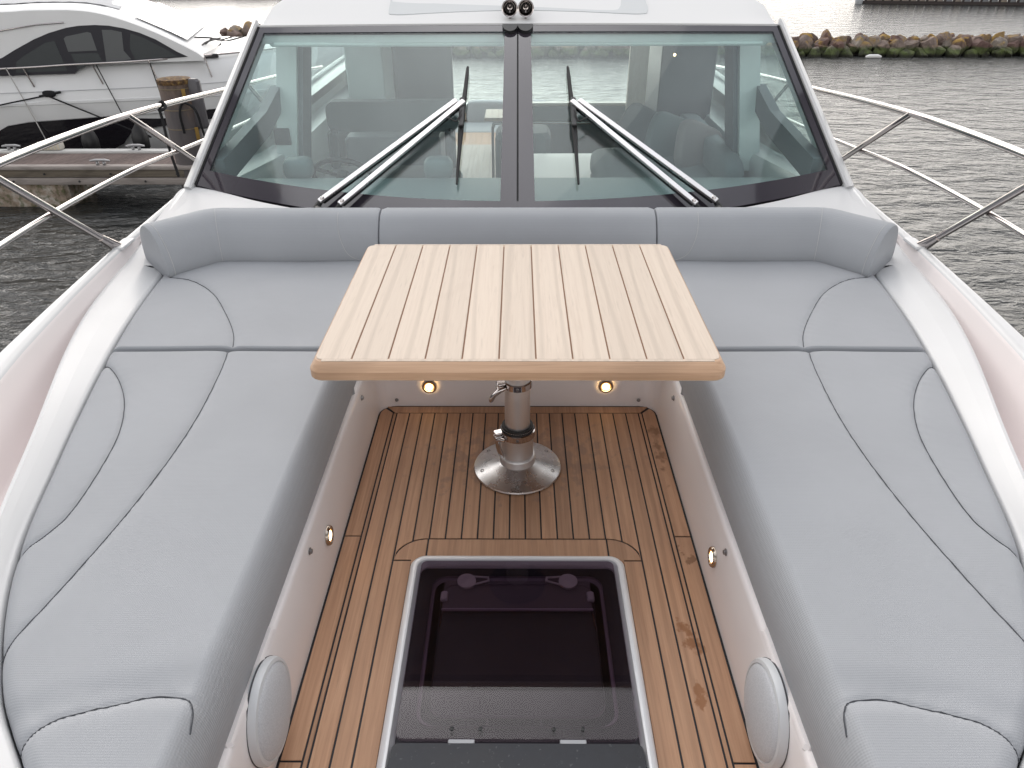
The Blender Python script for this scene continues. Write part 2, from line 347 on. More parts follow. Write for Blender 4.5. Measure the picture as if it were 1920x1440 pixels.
# sole: black caulk bed with teak planks proud of it
FL = .003
sole = obj('cockpit_sole', *prism(rrect(-.546, .546, .3, 2.461, .065), -.03, 0.0), CAULK, Y_, 0)
C_ = .0026                                     # half a caulked joint
def plank(poly, name='teak_plank', mat=TEAK, parent=sole, z0=.0005, z1=FL, ins=.0006):
    n = len(poly); cx = sum(p[0] for p in poly) / n; cy = sum(p[1] for p in poly) / n
    V = [(x, y, z0) for x, y in poly] + [(x, y, z1 - ins) for x, y in poly] + [(x - ins * math.copysign(1, x - cx), y - ins * math.copysign(1, y - cy), z1) for x, y in poly]
    F = [tuple(range(n))[::-1], tuple(range(2 * n, 3 * n))] + [(k * n + i, k * n + (i + 1) % n, (k + 1) * n + (i + 1) % n, (k + 1) * n + i) for k in (0, 1) for i in range(n)]
    return obj(name, V, F, mat, parent, 0)
XM, XS, PW, NP = .487, .4725, .0, 19
PW = 2 * XS / NP; YA = 2.457; YM = YA - .052; XH, YH = XS - 2 * PW, 1.700   # hatch surround outer
def arc(cx, cy, r, a0, a1, n=6): return [(cx + r * math.cos(R(a0 + (a1 - a0) * k / n)), cy + r * math.sin(R(a0 + (a1 - a0) * k / n))) for k in range(n + 1)]
for s in (1, -1):
    def P(poly): return [(s * x, y) for x, y in poly] if s > 0 else [(s * x, y) for x, y in poly][::-1]
    plank(P([(XM + C_, 1.712 + C_), (.5375, 1.712 + C_), (.5375, YA - .07)] + arc(.5375 - .058, YA - .004 - .058, .058, 0, 45, 4)[1:] + [(XM + C_, YM + C_ * .2)]), 'margin_plank')
    plank(P([(XM + C_, .98), (.5375, .98), (.5375, 1.712 - C_), (XM + C_, 1.712 - C_)]), 'margin_plank')
    plank(P([(XM + C_, .35), (.5375, .35), (.5375, .98 - 2 * C_), (XM + C_, .98 - 2 * C_)]), 'margin_plank')
    plank(P([(XS + C_, .35), (XM - C_, .35), (XM - C_, YM - C_), (XS + C_, YM - C_)]), 'teak_plank')
    for k in range(2):
        x1 = XS - k * PW; x0 = x1 - PW
        plank(P([(x0 + C_, .35), (x1 - C_, .35), (x1 - C_, YM - C_), (x0 + C_, YM - C_)]))
    # hatch surround, one side, its rounded corner
    rc = .095
    plank(P([(.316 + C_, .35), (XH - C_, .35), (XH - C_, YH - rc), (.316 + C_, YH - rc)]), 'surround_plank')
    plank(P([(.316 + C_, YH - rc + 2 * C_), (XH - C_, YH - rc + 2 * C_)] + arc(XH - rc, YH - rc, rc - C_, 4, 86, 7) + [(XH - rc, YH - C_), (XH - rc, 1.612), (.29, 1.612)] + arc(.316 - .036, 1.612 - .036, .036 + C_, 70, 20, 3)), 'surround_plank')
plank([(-(XH - .095 - 2 * C_), 1.612), (XH - .095 - 2 * C_, 1.612), (XH - .095 - 2 * C_, YH - C_), (-(XH - .095 - 2 * C_), YH - C_)], 'surround_plank')
plank([(-XM + .008, YM + C_), (XM - .008, YM + C_), (XM + .03, YA - .007), (-XM - .03, YA - .007)], 'margin_plank', mat=TEAK)
for k in range(15):
    x0 = -XH + k * PW; x1 = x0 + PW; ya = YH + C_
    if k in (0, 14):                            # ends cut round the surround's corner
        cs = arc(XH - .095, YH - .095, .095 + C_, 3, 60, 6); poly = [(x, y) for x, y in cs if x >= XH - PW + C_]
        xe = XH - PW + C_; poly = [(XH - C_, YH - .095 + C_ * 3)] + [q for q in poly if q[0] < XH - C_] + [(xe, YH - .095 + math.sqrt(max(0, (.095 + C_) ** 2 - (xe - XH + .095) ** 2)))]
        poly = poly[::-1] + [] ; poly = [(xe, YM - C_)] + poly + [(XH - C_, YM - C_)]
        poly = poly if k == 14 else [(-x, y) for x, y in poly][::-1]
        plank(poly)
    elif k in (1, 13):
        xa, xb = XH - 2 * PW + C_, XH - PW - C_
        ff = lambda x: YH - .095 + math.sqrt((.095 + C_) ** 2 - max(0, x - XH + .095) ** 2)
        poly = [(xa, ff(xa)), ((xa + xb) / 2, ff((xa + xb) / 2)), (xb, ff(xb)), (xb, YM - C_), (xa, YM - C_)]
        plank(poly if k == 13 else [(-x, y) for x, y in poly][::-1])
    else:
        plank([(x0 + C_, ya), (x1 - C_, ya), (x1 - C_, YM - C_), (x0 + C_, YM - C_)])
# small fixings on the liner
def stud(p, ax, r=.008):
    obj('stud', *lathe([(r * 1.25, 0), (r * 1.25, .002), (r * .8, .003), (r * .8, .007), (r * .45, .008)], p, ax, 8), CHROME_D, Y_, 30)
CHROME_D = Mat('dull_steel', (.28, .27, .27), .35, 1.).m
for s in (1, -1):
    stud((s * .552, 1.436, .205), (-s, 0, 0)); stud((s * .552, 2.197, .205), (-s, 0, 0)); stud((s * .478, 2.4545, .032), (0, -1, 0), .006)
# courtesy lights
LENS = Mat('lit_lens', (.9, .8, .6), .4); LENS.b.inputs['Emission Color'].default_value = (1, .70, .34, 1); LENS.b.inputs['Emission Strength'].default_value = 12.
BRONZE = mk_metal('lamp_bezel_steel', (.52, .45, .38), .16)
GLOW = Mat('lit_lens_rim', (.9, .6, .3), .4); GLOW.b.inputs['Emission Color'].default_value = (1, .42, .10, 1); GLOW.b.inputs['Emission Strength'].default_value = 1.0
for p, ax in (((-.345, 2.455, .095), (0, -1, 0)), ((.345, 2.455, .097), (0, -1, 0)), ((-.5485, 1.590, .118), (1, 0, .04)), ((.5485, 1.510, .115), (-1, 0, .04))):
    l = obj('courtesy_light', *lathe([(.030, -.002), (.030, .005), (.027, .009), (.0205, .009), (.019, .006)], p, ax, 28, False), BRONZE, Y_, 40)
    obj('lamp_ring', *lathe([(.0200, .0055), (.0145, .0062)], p, ax, 24, False), GLOW.m, l, 0)
    obj('lens', *lathe([(.0150, .006), (.010, .0075), (.0, .008)], p, ax, 24, False), LENS.m, l, 60)
# loudspeakers in the cockpit walls
GRILLE = Mat('speaker_grille', (.58, .60, .63), .55)
GRILLE.color(GRILLE.ramp(GRILLE.noise(GRILLE.coord(), 330, 2), [(.35, (.54, .56, .59)), (.65, (.64, .66, .69))]))
SPK = Mat('speaker_rim', (.66, .68, .70), .35).m
for s in (1, -1):
    c = (s * .551, 1.004, .150); ax = Vector((-s, 0, .06))
    q = obj('loudspeaker', *lathe([(.112, -.004), (.112, .012), (.109, .019), (.102, .021), (.099, .018)], c, ax, 56, False), SPK, Y_, 40)
    obj('speaker_gasket', *lathe([(.1132, -.001), (.1132, .0022), (.1120, .0026)], c, ax, 56, False), DARKG, q, 40)
    obj('grille', *lathe([(.1 * math.cos(R(a)), .017 + .018 * math.sin(R(a))) for a in range(0, 91, 6)], c, ax, 56, False), GRILLE.m, q, 60)
    obj('coaming_lug', *box((s * .572, 1.0, .247), (.035, .30, .018), .008), GEL_IN, Y_)
# deck hatch
hz = .030
hatch = obj('hatch', *(lambda: (lambda S: loft(S, True))([[(x, y, z) for x, y in rrect(-.314 + i, .314 - i, .40, 1.607 - i, max(.042 - i * .6, .01), 6)] for i, z in ((0, .0), (0, .020), (.004, .026), (.016, .030), (.021, .028), (.025, .012), (.030, .006), (.03, -.02))]))(), FRAME, Y_, 40)
HINGE = Mat('hinge_alloy', (.38, .39, .41), .5, .3).m
TRIM = Mat('purple_grey_trim', (.19, .155, .20), .4).m
WELL = Mat('dark_hatch_well', (.012, .010, .012), .8).m
ins = rrect(-.225, .225, 1.075, 1.485, .035, 6)
obj('hatch_well', *(lambda: (lambda a: (a[0], a[1] + [tuple(range(28 * 2, 28 * 3))]))(loft([[(x, y, z) for x, y in rrect(-.29, .29, .42, 1.59, .03, 6)] for z in (.004, -.10, -.55)], True)))(), WELL, hatch, 0)
lid = obj('hatch_pane', *prism(rrect(-.281, .281, 1.018, 1.580, .018, 5), .018, .028), SMOKE, hatch, 30)
# under-lid frame: rounded ring
ring = []
for i, z in ((0, .012), (.0, .004), (.008, .0), (.028, .0), (.03, .010)): ring.append([(x, y, z) for x, y in rrect(-.243 + i, .243 - i, 1.06 + i, 1.535 - i, .04, 6)])
obj('hatch_inner_frame', *loft(ring, True), TRIM, hatch, 40)
obj('hatch_rear_lip', *box((0, 1.468, .002), (.42, .11, .012), .004), Mat('purple_shelf', (.09, .075, .095), .5).m, hatch)
obj('hatch_rear_edge', *box((0, 1.413, .010), (.42, .006, .008), .002), Mat('purple_edge', (.38, .31, .40), .35).m, hatch)
for s in (1, -1):
    hp = MB().add(*lathe([(.0, .006), (.026, .006), (.027, .012), (.027, .0155), (.012, .0165), (.010, .0155), (0, .0155)], (s * .146, 1.515, 0), (0, 0, 1), 24, False))
    for dy in (-.010, .012): hp.add(*tube([(s * .125, 1.515 + dy * 1.4, .014), (s * .085, 1.521 + dy * .6, .014)], .003, 6))
    hp.add(*tube([(s * .085, 1.530, .014), (s * .083, 1.513, .014)], .003, 6))
    hp.build('handle', Mat('hatch_handle_grey', (.5, .48, .5), .4).m, hatch)
    obj('lever', *tube(spline([(s * .15, 1.500, -.04), (s * .125, 1.487, -.05), (s * .09, 1.487, -.045), (s * .062, 1.499, -.03)], 10), [.011] * 8 + [.008, .006], 8), DARKG, hatch)
    obj('strut_socket', *box((s * .206, 1.461, .008), (.021, .034, .014), .004), Mat('socket_grey', (.45, .43, .46), .4).m, hatch)
    obj('gas_strut', *tube([(s * .206, 1.44, .004), (s * .219, 1.27, -.01)], .0035, 8), CHROME, hatch)
    obj('gas_strut_body', *tube([(s * .219, 1.27, -.01), (s * .229, 1.13, -.02)], .010, 8), BLACK, hatch)
    obj('hinge', *box((s * .128, 1.0125, .0225), (.062, .012, .008), .002), HINGE, hatch)
    for dx in (.085, .152): obj('screw', *lathe([(.0055, .026), (.005, .0295), (.002, .0300), (.0015, .029)], (s * dx, 1.043, 0), (0, 0, 1), 10), BLACK, hatch)
M = Mat('weathered_acrylic', (.035, .038, .046), .4, Specular_IOR_Level=.3)
n = M.noise(M.coord(), 6, 5, .6); n2 = M.noise(M.coord(), 90, 2)
M.color(M.mix(M.rng(n2, .66, .74, 0, .3), M.mix(M.rng(n, .35, .7, 0, 1), (.012, .014, .02), (.036, .04, .05)), (.2, .21, .22))).rough(M.rng(n, .3, .7, .25, .5))
obj('hatch_front_panel', *prism(rrect(-.286, .286, .43, 1.007, .016, 5), .008, .0275), M.m, hatch, 30)

# ------------------------------------------------------------------ windscreen
def S_(u, v, off=0.):
    b = Vector((u, 3.13 + .49 * (u / 1.6) ** 2, .52 + .03 * (u / 1.6) ** 2)); t = Vector((.86 * u, 4.25 + .05 * (u / 1.6) ** 2, 1.2 - .012 * (u / 1.6) ** 2))
    return b.lerp(t, v) + Vector((0, -.53, .85)) * off
def patch(us, vs, off, th=0.):
    S = [[S_(u, v, off) for v in vs] for u in us]
    if not th: return loft(S)
    n, m = len(us), len(vs); V, F = loft(S); V2, F2 = loft([[S_(u, v, off - th) for v in vs] for u in us])
    b = len(V); F = [f[::-1] for f in F] + [tuple(i + b for i in f) for f in F2]; V = V + V2
    edge = [i * m for i in range(n)] + [(n - 1) * m + j for j in range(1, m)] + [i * m + m - 1 for i in range(n - 2, -1, -1)] + [j for j in range(m - 2, 0, -1)]
    F += [(edge[k], edge[(k + 1) % len(edge)], edge[(k + 1) % len(edge)] + b, edge[k] + b) for k in range(len(edge))]
    return V, F
ls = lambda a, b, n: list(np.linspace(a, b, n))
wsf = MB()
wsf.add(*patch(ls(-1.6, 1.6, 41), [0, .05, .095], .004, .016)); wsf.add(*patch(ls(-1.6, 1.6, 41), [.962, 1.0], .004, .016))
ws = wsf.build('windscreen', FRIT, Y_, 40)
for s in (1, -1):
    obj('side_border', *patch([s * 1.548, s * 1.575, s * 1.6], ls(.095, .962, 8), .004, .016), FRIT, ws, 40)
    obj('mullion', *patch([s * .0045, s * .04, s * .078], ls(.0, .99, 8), .0065, .02), FRIT, ws, 40)
    obj('window_pane', *patch(ls(s * .078, s * 1.548, 24), ls(.095, .962, 14), .0, .006), GLASS, ws, 60)
    obj('side_gasket', *patch([s * 1.588, s * 1.602, s * 1.618], ls(.0, 1.0, 8), .0075, .02), RUBBER, ws, 40)
    # white pillar outside the glass
    if s > 0: obj('gasket', *patch([-.012, 0, .012], ls(.0, .99, 8), .000, .01), RUBBER, ws, 40)
    S = []
    for v in ls(-.03, 1.03, 14):
        c = S_(s * 1.6, v); wd = .048 + .018 * (1 - v)
        S.append([c + Vector((s * a, b, z)) for a, b, z in ((.002, 0, -.03), (.002, -.012, .014), (.012, -.014, .020), (wd * .7, .01, .016), (wd, .06, -.01), (wd, .12, -.06), (.0, .1, -.08))])
    obj('windscreen_pillar', *loft(S, True, True), GEL, Y_, 50)
    obj('horn_reflection', *prism([(s * .04 + .0405 * math.cos(R(a)), -abs(.05 * math.sin(R(a)))) for a in range(0, 181, 15)], .008, .026, lambda a, b, d: S_(a / .87, .985 + b / 1.2, d)), BLACK, ws, 40)  # black half-discs added as the horns' reflection in the glass
# roof
def roofz(x, Y):
    base = float(np.interp(Y, [4.2, 4.32, 4.9, 5.6, 7, 9.4], [1.195, 1.225, 1.29, 1.355, 1.41, 1.40]))
    return base - .03 * (x / 1.4) ** 2 - .10 * max(0, abs(x) / 1.46 - .9) * 4
S = []
for Y in ls(0, 1, 34):
    row = []
    for k in range(-20, 21):
        u = 1.6 * k / 20; f = S_(u, 1.0); Yy = f.y + Y * (9.4 - f.y); wx = float(np.interp(Y, [0, .12, 1], [1, 1.065, 1.08]))
        z = roofz(f.x, 4.25 + Y * 5.15) if Y > 0 else f.z + .012
        row.append((f.x * wx, Yy, z))
    S.append(row)
V, F = loft(S); b = len(V); mb = MB().add(V, F); mb.add([(x, y, z - .09) for x, y, z in V], [f[::-1] for f in F])
ed = [k for k in range(41)]; mb.F += [(k, k + 1, k + 1 + b, k + b) for k in range(40)]
for r_ in range(33): mb.F += [(r_ * 41, (r_ + 1) * 41, (r_ + 1) * 41 + b, r_ * 41 + b), (r_ * 41 + 40, (r_ + 1) * 41 + 40, (r_ + 1) * 41 + 40 + b, r_ * 41 + 40 + b)]
roof = mb.build('roof', GEL_ROOF, Y_, 40)
# thin grey panel on the roof, a reflection on its curve painted as colour
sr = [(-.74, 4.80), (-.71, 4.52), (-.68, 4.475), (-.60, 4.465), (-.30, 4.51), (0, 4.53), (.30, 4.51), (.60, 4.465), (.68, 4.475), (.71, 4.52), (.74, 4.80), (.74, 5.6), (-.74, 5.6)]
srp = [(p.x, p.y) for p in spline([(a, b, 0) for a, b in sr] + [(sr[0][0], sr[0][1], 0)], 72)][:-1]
obj('roof_reflection', *prism(srp, -.01, .004, lambda a, b, d: (a, b, roofz(a / 1.05, b - .01) + d)), Mat('roof_reflection_grey', (.55, .572, .585), .6, Specular_IOR_Level=.0).m, roof, 30)
MOUTH = Mat('horn_hollow_shade', (.045, .04, .04), .7).m  # dark throat insert, the hollow's shade put into its colour
for s in (1, -1):
    c = Vector((s * .042, 4.30, 1.278)); ax = Vector((0, -1, .0))
    hn = MB().add(*lathe([(.010, -.30), (.012, -.2), (.017, -.09), (.026, -.03), (.038, -.004), (.042, 0), (.0425, .003), (.040, .002), (.034, -.006), (.026, -.026), (.014, -.07), (.0, -.075)], c, ax, 28, False))
    hn.add(*box(c + Vector((0, .05, -.035)), (.012, .03, .05), .003)); hn.add(*box(c + Vector((0, .2, -.02)), (.02, .04, .06), .003))
    hh = hn.build('horn', CHROME, Y_, 40)
    obj('horn_throat', *lathe([(.025, -.020), (.019, -.04), (.012, -.072), (0, -.074)], c - ax * .006, ax, 24, False), MOUTH, hh, 60)
# wipers
WALU = mk_metal('wiper_arm_silver', (.72, .70, .70), .3)
for s in (1, -1):
    wr = MB()
    for q in ((-.905, 3.215, .512), (-.80, 3.195, .508)): wr.add(*tube([(s * q[0], q[1] + .03, q[2] - .02), (s * q[0] * .99, q[1] + .02, q[2] + .05)], [.02, .014], 10))
    wp = wr.build('wiper', BLACK, Y_, 40)
    arms = [((-.897, 3.262, .578), (-.292, 3.712, .930)), ((-.800, 3.230, .575), (-.256, 3.708, .928))]
    for a, b in arms:
        a = Vector((s * a[0], a[1], a[2])); b = Vector((s * b[0], b[1], b[2])); d = (b - a); L_ = d.length; d.normalize()
        nrm = Vector((0, -.53, .85)); nrm = (nrm - d * nrm.dot(d)).normalized(); sd = d.cross(nrm)
        rot = Matrix((d, sd, nrm)).transposed()
        obj('wiper_arm', *box((a + b) / 2, (L_, .027, .016), .004, rot), WALU, wp)
        obj('arm_underside', *box((a + b) / 2 - nrm * .017, (L_ - .03, .019, .018), .003, rot), BLACK, wp)
        obj('arm_root', *tube([a - d * .06 - nrm * .045, a + d * .012 - nrm * .002], [.018, .012], 8), BLACK, wp)
        obj('arm_pivot', *lathe([(.010, -.012), (.010, .010), (.006, .013)], a + d * .02, nrm, 12), CHROME, wp)
    bl = [(-.249, 3.945, 1.060), (-.256, 3.80, .972), (-.266, 3.66, .885), (-.270, 3.50, .785), (-.275, 3.296, .660)]
    bl = [Vector((s * x, y, z)) + Vector((0, -.53, .85)) * (-.02) for x, y, z in bl]
    obj('wiper_blade', *tube(spline(bl, 16), [.006, .009, .010, .010, .011, .013, .014, .014, .014, .014, .013, .011, .009, .008, .007, .005], 6), RUBBER, wp)
    obj('blade_carrier', *box(bl[2] + Vector((0, -.01, .016)), (.026, .19, .02), .005, Matrix.Rotation(R(31), 3, 'X')), BLACK, wp)
    obj('washer_hose', *tube(spline([bl[2] + Vector((0, -.03, .03)), bl[2] + Vector((-s * .02, -.08, -.01)), bl[2] + Vector((-s * .05, -.07, .0)), bl[2] + Vector((-s * .085, -.035, .0))], 10), .0035, 6), RUBBER, wp)
# cabin sides: sills, headers, pillars, braces, window panes
LINING = mk_gelcoat('cabin_lining', (.76, .80, .80), .5)
LINING_D = Mat('dark_lining', (.16, .17, .19), .6).m
for s in (1, -1):
    sill = MB()
    S = []
    for Y in ls(3.64, 9.2, 12):
        x = float(np.interp(Y, [3.64, 4.6, 9.2], [1.62, 1.60, 1.62])); zt = float(np.interp(Y, [3.64, 5, 9.2], [.55, .42, .40]))
        S.append([(s * a, Y, z) for a, z in ((x + .02, .36), (x + .02, zt - .02), (x, zt), (x - .12, zt - .02), (x - .14, zt - .06), (x - .14, .0 if Y > 4 else .36))])
    sill.add(*loft(S)); sill.build('cabin_side', GEL, Y_, 40)
    obj('side_pillar', *loft([[(s * (cx + dx), cy + dy, z) for dx, dy in ((-.075, -.10), (.05, -.10), (.05, .14), (-.075, .14))] for cx, cy, z in ((1.475, 4.78, .33), (1.41, 5.05, 1.22))], True, True), LINING, Y_, 0)
    obj('pillar_trim', *loft([[(s * (cx + dx), cy + dy, z) for dx, dy in ((-.105, -.06), (-.078, -.06), (-.078, .16), (-.105, .16))] for cx, cy, z in ((1.475, 4.78, .33), (1.41, 5.05, 1.22))], True, True), LINING_D, Y_, 0)
    obj('pillar_brace', *loft([[(s * (1.50 + dx), y, z + dz) for dx, dz in ((-.03, -.065), (.03, -.065), (.03, .065), (-.03, .065))] for y, z in ((4.85, .75), (4.5, .66), (3.72, .585))], True, True), LINING_D if s > 0 else LINING_D, Y_, 0)
    obj('rear_pillar', *loft([[(s * (cx + dx), cy + dy, z) for dx, dy in ((-.05, -.25), (.05, -.25), (.05, .25), (-.05, .25))] for cx, cy, z in ((1.58, 7.7, .33), (1.5, 7.5, 1.25))], True, True), GEL, Y_, 0)
    V = [(s * 1.56, 3.75, .56), (s * 1.58, 4.7, .44), (s * 1.60, 9.0, .41), (s * 1.49, 9.0, 1.28), (s * 1.46, 5.0, 1.22), (s * 1.41, 4.35, 1.16)]
    obj('side_window', V + [(x - s * .008, y, z) for x, y, z in V], [(0, 1, 2, 3, 4, 5), (11, 10, 9, 8, 7, 6)] + [(i, (i + 1) % 6, (i + 1) % 6 + 6, i + 6) for i in range(6)], GLASS_SIDE, Y_, 0)
obj('headliner', *box((0, 6.85, 1.12), (2.66, 5.1, .05), .01), LINING, Y_)
obj('headliner_front_trim', *box((0, 4.285, 1.112), (2.60, .02, .014), .004), Mat('pale_trim', (.85, .87, .87), .3).m, Y_)
# dashboard, saloon floor, bulkheads inside the cabin
PALE_S = Mat('pale_sill', (.62, .58, .52), .4).m
DASH = Mat('dashboard_grey', (.17, .205, .215), .5).m
S = []
for u in ls(-1.5, 1.5, 21):
    f = S_(u, .02); S.append([(u, f.y + .02, f.z - .03), (u, f.y + .25, f.z - .04), (u * .985, 4.02, .47), (u * .98, 4.08, .455), (u * .98, 4.10, .36), (u * .98, 4.30, -.1), (u * .98, 4.32, -.5)])
obj('dashboard', *loft(S), DASH, Y_, 30)
FLW = mk_teak('saloon_floor_oak', (.44, .36, .30), (.5, .42, .36), (.36, .29, .24), rnd=False, knots=.1)
floor = obj('saloon_floor', *box((0, 6.5, -.53), (3.2, 4.8, .05)), FLW.m, Y_)
obj('cockpit_deck', *box((0, 9.9, -.56), (3.5, 2.0, .05)), TEAK, Y_)
obj('transom', *box((0, 11.0, -.83), (3.5, .25, .8), .05), GEL, Y_)
obj('door_sill', *box((.62, 8.1, .10), (1.1, .10, .03), .008), PALE_S, Y_)
obj('aft_unit', *box((.62, 8.1, -.21), (1.1, .08, .58), .01), DASH, Y_)
WALN = Mat('dark_joinery', (.10, .095, .105), .4).m
PALEW = mk_teak('pale_joinery', (.60, .56, .50), (.66, .62, .56), (.54, .49, .43), rnd=False, knots=.0, streak=.3).m
obj('galley_locker', *box((-1.22, 6.55, .38), (.30, .5, 1.35), .01), Mat('grey_locker', (.46, .50, .50), .5).m, Y_)
obj('saloon_bulkhead', *box((-.86, 7.3, .2), (.52, .06, 1.5), .01), WALN, Y_)
obj('galley_unit', *box((-.98, 6.5, -.12), (.75, 1.2, .76), .02), Mat('galley_grey', (.24, .25, .27), .5).m, Y_)
obj('tall_cabinet', *box((1.30, 6.35, .22), (.42, .6, 1.46), .01), WALN, Y_)
obj('switch_panel', *box((-1.455, 4.672, .545), (.10, .012, .10), .004), DARKG, Y_)
obj('spot_lamp', *lathe([(.009, 0), (.0, .003)], (1.185, 6.045, .83), (0, -1, 0), 12), LENS.m, Y_, 0)
obj('door_post', *box((1.24, 8.0, .1), (.24, .08, 1.3), .01), PALEW, Y_)
obj('aft_door_frame', *box((0, 8.0, .98), (2.6, .06, .10), .01), WALN, Y_)
obj('aft_bulkhead', *box((-1.2, 8.0, .1), (1.0, .06, 1.4), .01), WALN, Y_)

# ------------------------------------------------------------------ guard rails
for s in (1, -1):
    top = spline([(s * .9, -.55, 1.02), (s * 1.36, .55, 1.015), (s * 1.62, 1.6, .985), (s * 1.745, 2.5, .952), (s * 1.78, 3.3, .918), (s * 1.79, 4.0, .868), (s * 1.79, 4.8, .80), (s * 1.80, 6.0, .70), (s * 1.83, 7.4, .56)], 60)
    rl = obj('guard_rail', *tube(top, .0145, 14), CHROME, Y_, 60)
    mid = spline([(s * .86, -.50, .77), (s * 1.32, .55, .765), (s * 1.60, 1.6, .742), (s * 1.72, 2.4, .728), (s * 1.75, 3.3, .70), (s * 1.755, 4.0, .645), (s * 1.76, 4.8, .585), (s * 1.79, 6.0, .50)], 50)
    obj('lower_rail', *tube(mid, .0105, 12), CHROME, rl, 60)
    for (fx, fy, fz), (tx, ty, tz) in (((1.675, 2.90, .505), (1.752, 2.42, .945)), ((1.705, 4.06, .515), (1.782, 3.50, .905)), ((1.465, 1.35, .50), (1.50, .95, .99)), ((1.17, .25, .50), (1.14, -.1, 1.0)), ((1.75, 5.5, .51), (1.797, 5.2, .77))):
        obj('stanchion', *tube([(s * fx, fy, fz), (s * tx, ty, tz)], .0135, 12), CHROME, rl, 60)
        d = Vector((s * (tx - fx), ty - fy, tz - fz)).normalized(); p = Vector((s * fx, fy, fz))
        obj('rail_foot', *tube([p - d * .02, p + d * .03, p + d * .09], [.026, .021, .0155], 14), CHROME, rl, 60)
obj('rail_foot_pad', *box((1.652, 2.93, .502), (.05, .12, .012), .005), GEL, Y_)
obj('rail_foot_pad', *box((-1.652, 2.93, .502), (.05, .12, .012), .005), GEL, Y_)

# ------------------------------------------------------------------ cushions
def segdist(PX, PY, line):
    d = np.full(PX.shape, 9.)
    for (ax, ay), (bx, by) in zip(line[:-1], line[1:]):
        ux, uy = bx - ax, by - ay; l2 = ux * ux + uy * uy + 1e-12
        t = np.clip(((PX - ax) * ux + (PY - ay) * uy) / l2, 0, 1); d = np.minimum(d, np.hypot(PX - ax - t * ux, PY - ay - t * uy))
    return d
def prof(d, r): q = np.clip(d / r, 0, 1); return np.sqrt(np.maximum(0, 1 - (1 - q) ** 2))
def cushion(name, label, ys, fin, fout, zb, zt, radii, seams, s=1, ncol=150, group=None, hump=None, under=None):
    """rows along Y between the inner edge fin(Y) and the outer edge fout(Y); radii = edge rolls (inner, outer, front, back)"""
    q = (1 - np.cos(np.linspace(0, math.pi, ncol))) / 2; q = .55 * q + .45 * np.linspace(0, 1, ncol)
    rows = (1 - np.cos(np.linspace(0, math.pi, ys[2]))) / 2; rows = ys[0] + (ys[1] - ys[0]) * (.35 * rows + .65 * np.linspace(0, 1, ys[2]))
    xi = np.array([fin(y) for y in rows]); xu = np.array([fout(y) for y in rows])
    X = xi[:, None] + (xu - xi)[:, None] * q[None]; Yg = np.repeat(rows[:, None], ncol, 1)
    E_in = [(a, b) for a, b in zip(xi[::4], rows[::4])]; E_out = [(a, b) for a, b in zip(xu[::4], rows[::4])]
    E_f = [(xi[0], rows[0]), (xu[0], rows[0])]; E_b = [(xi[-1], rows[-1]), (xu[-1], rows[-1])]
    E_in.append(E_b[0]); E_out.append(E_b[1])
    H = zt - zb; k = np.ones_like(X)
    for n_, (E, r) in enumerate(zip((E_in, E_out, E_f, E_b), radii)):
        if r and not (under and n_ == 0):
            e = prof(segdist(X, Yg, E), r); k = np.minimum(k, 1 - (.034 / (H - .02)) * (1 - e) if n_ == 1 else e)
    ds = np.full(X.shape, 9.); lines = []
    for sm in seams:
        L_ = [(p.x, p.y) for p in spline([(a, b, 0) for a, b in sm], 60)]; lines.append(L_); ds = np.minimum(ds, segdist(X, Yg, L_))
    Z = zb + .02 + (H - .02) * k; fade = 1.
    if under:
        rr, hz2 = under; d0 = X - xi[:, None]; q0 = np.clip(d0 / rr, 0, 1); th = np.radians(-68 + 158 * q0)
        Z = np.where(d0 < rr, Z - hz2 * (1 - np.sin(th)), Z); X = np.where(d0 < rr, xi[:, None] + rr * (1 - np.cos(th)), X); fade = np.clip(np.sin(th), 0, 1)
    Z = Z - fade * (.0060 * np.exp(-(ds / .018) ** 1.3) + .0030 * np.exp(-(ds / .005) ** 2))
    Z = Z + fade * .0009 * np.exp(-ds / .022) * np.sin(X * 118 + 2.2 * np.sin(Yg * 19)) * np.sin(Yg * 104 + 1.7 * np.sin(X * 23))
    Z = Z + fade * .0011 * np.sin(X * 13 + 2 * np.sin(Yg * 4.1)) * np.sin(Yg * 9.5 + 1.5 * np.sin(X * 6.3))
    if hump is not None: Z = Z + fade * hump(X, Yg)
    # very slight unevenness of the filling
    Z = Z + .0016 * np.sin(X * 7 + 1.3) * np.sin(Yg * 5 + X * 3)
    n, m = X.shape; V = [(s * a, b, c) for a, b, c in zip(X.ravel(), Yg.ravel(), Z.ravel())]; F = grid_faces(n, m)
    edge = [i * m for i in range(n)] + [(n - 1) * m + j for j in range(1, m)] + [i * m + m - 1 for i in range(n - 2, -1, -1)] + [j for j in range(m - 2, 0, -1)]
    b = len(V); V += [(V[e][0], V[e][1], zb) for e in edge]; ne = len(edge)
    F += [(edge[k_], b + k_, b + (k_ + 1) % ne, edge[(k_ + 1) % ne]) for k_ in range(ne)] + [tuple(range(b, b + ne))]
    if s > 0: F = [f[::-1] for f in F]
    o = tag(obj(name, V, F, FABRIC, None, 60), label, 'cushion', group)
    me = o.data
    def zat(x, y):
        i = int(np.argmin(abs(rows - y))); j = int(np.argmin(abs(X[i] - x) + .3 * (zt - Z[i]))); return float(Z[i, j])
    for L_ in lines:
        P = [(s * x, y, zat(x, y) + .0012) for x, y in L_ if fin(y) - .002 < x < fout(y) + .002]
        if len(P) > 3: obj('seam', *tube(P, .0013, 5), THREAD_D, o, 60)
    return o
seamA = [(.966, 2.156), (.950, 2.05), (.941, 1.965), (.926, 1.78), (.923, 1.603), (.937, 1.346), (.965, 1.12), (1.0, .932)]
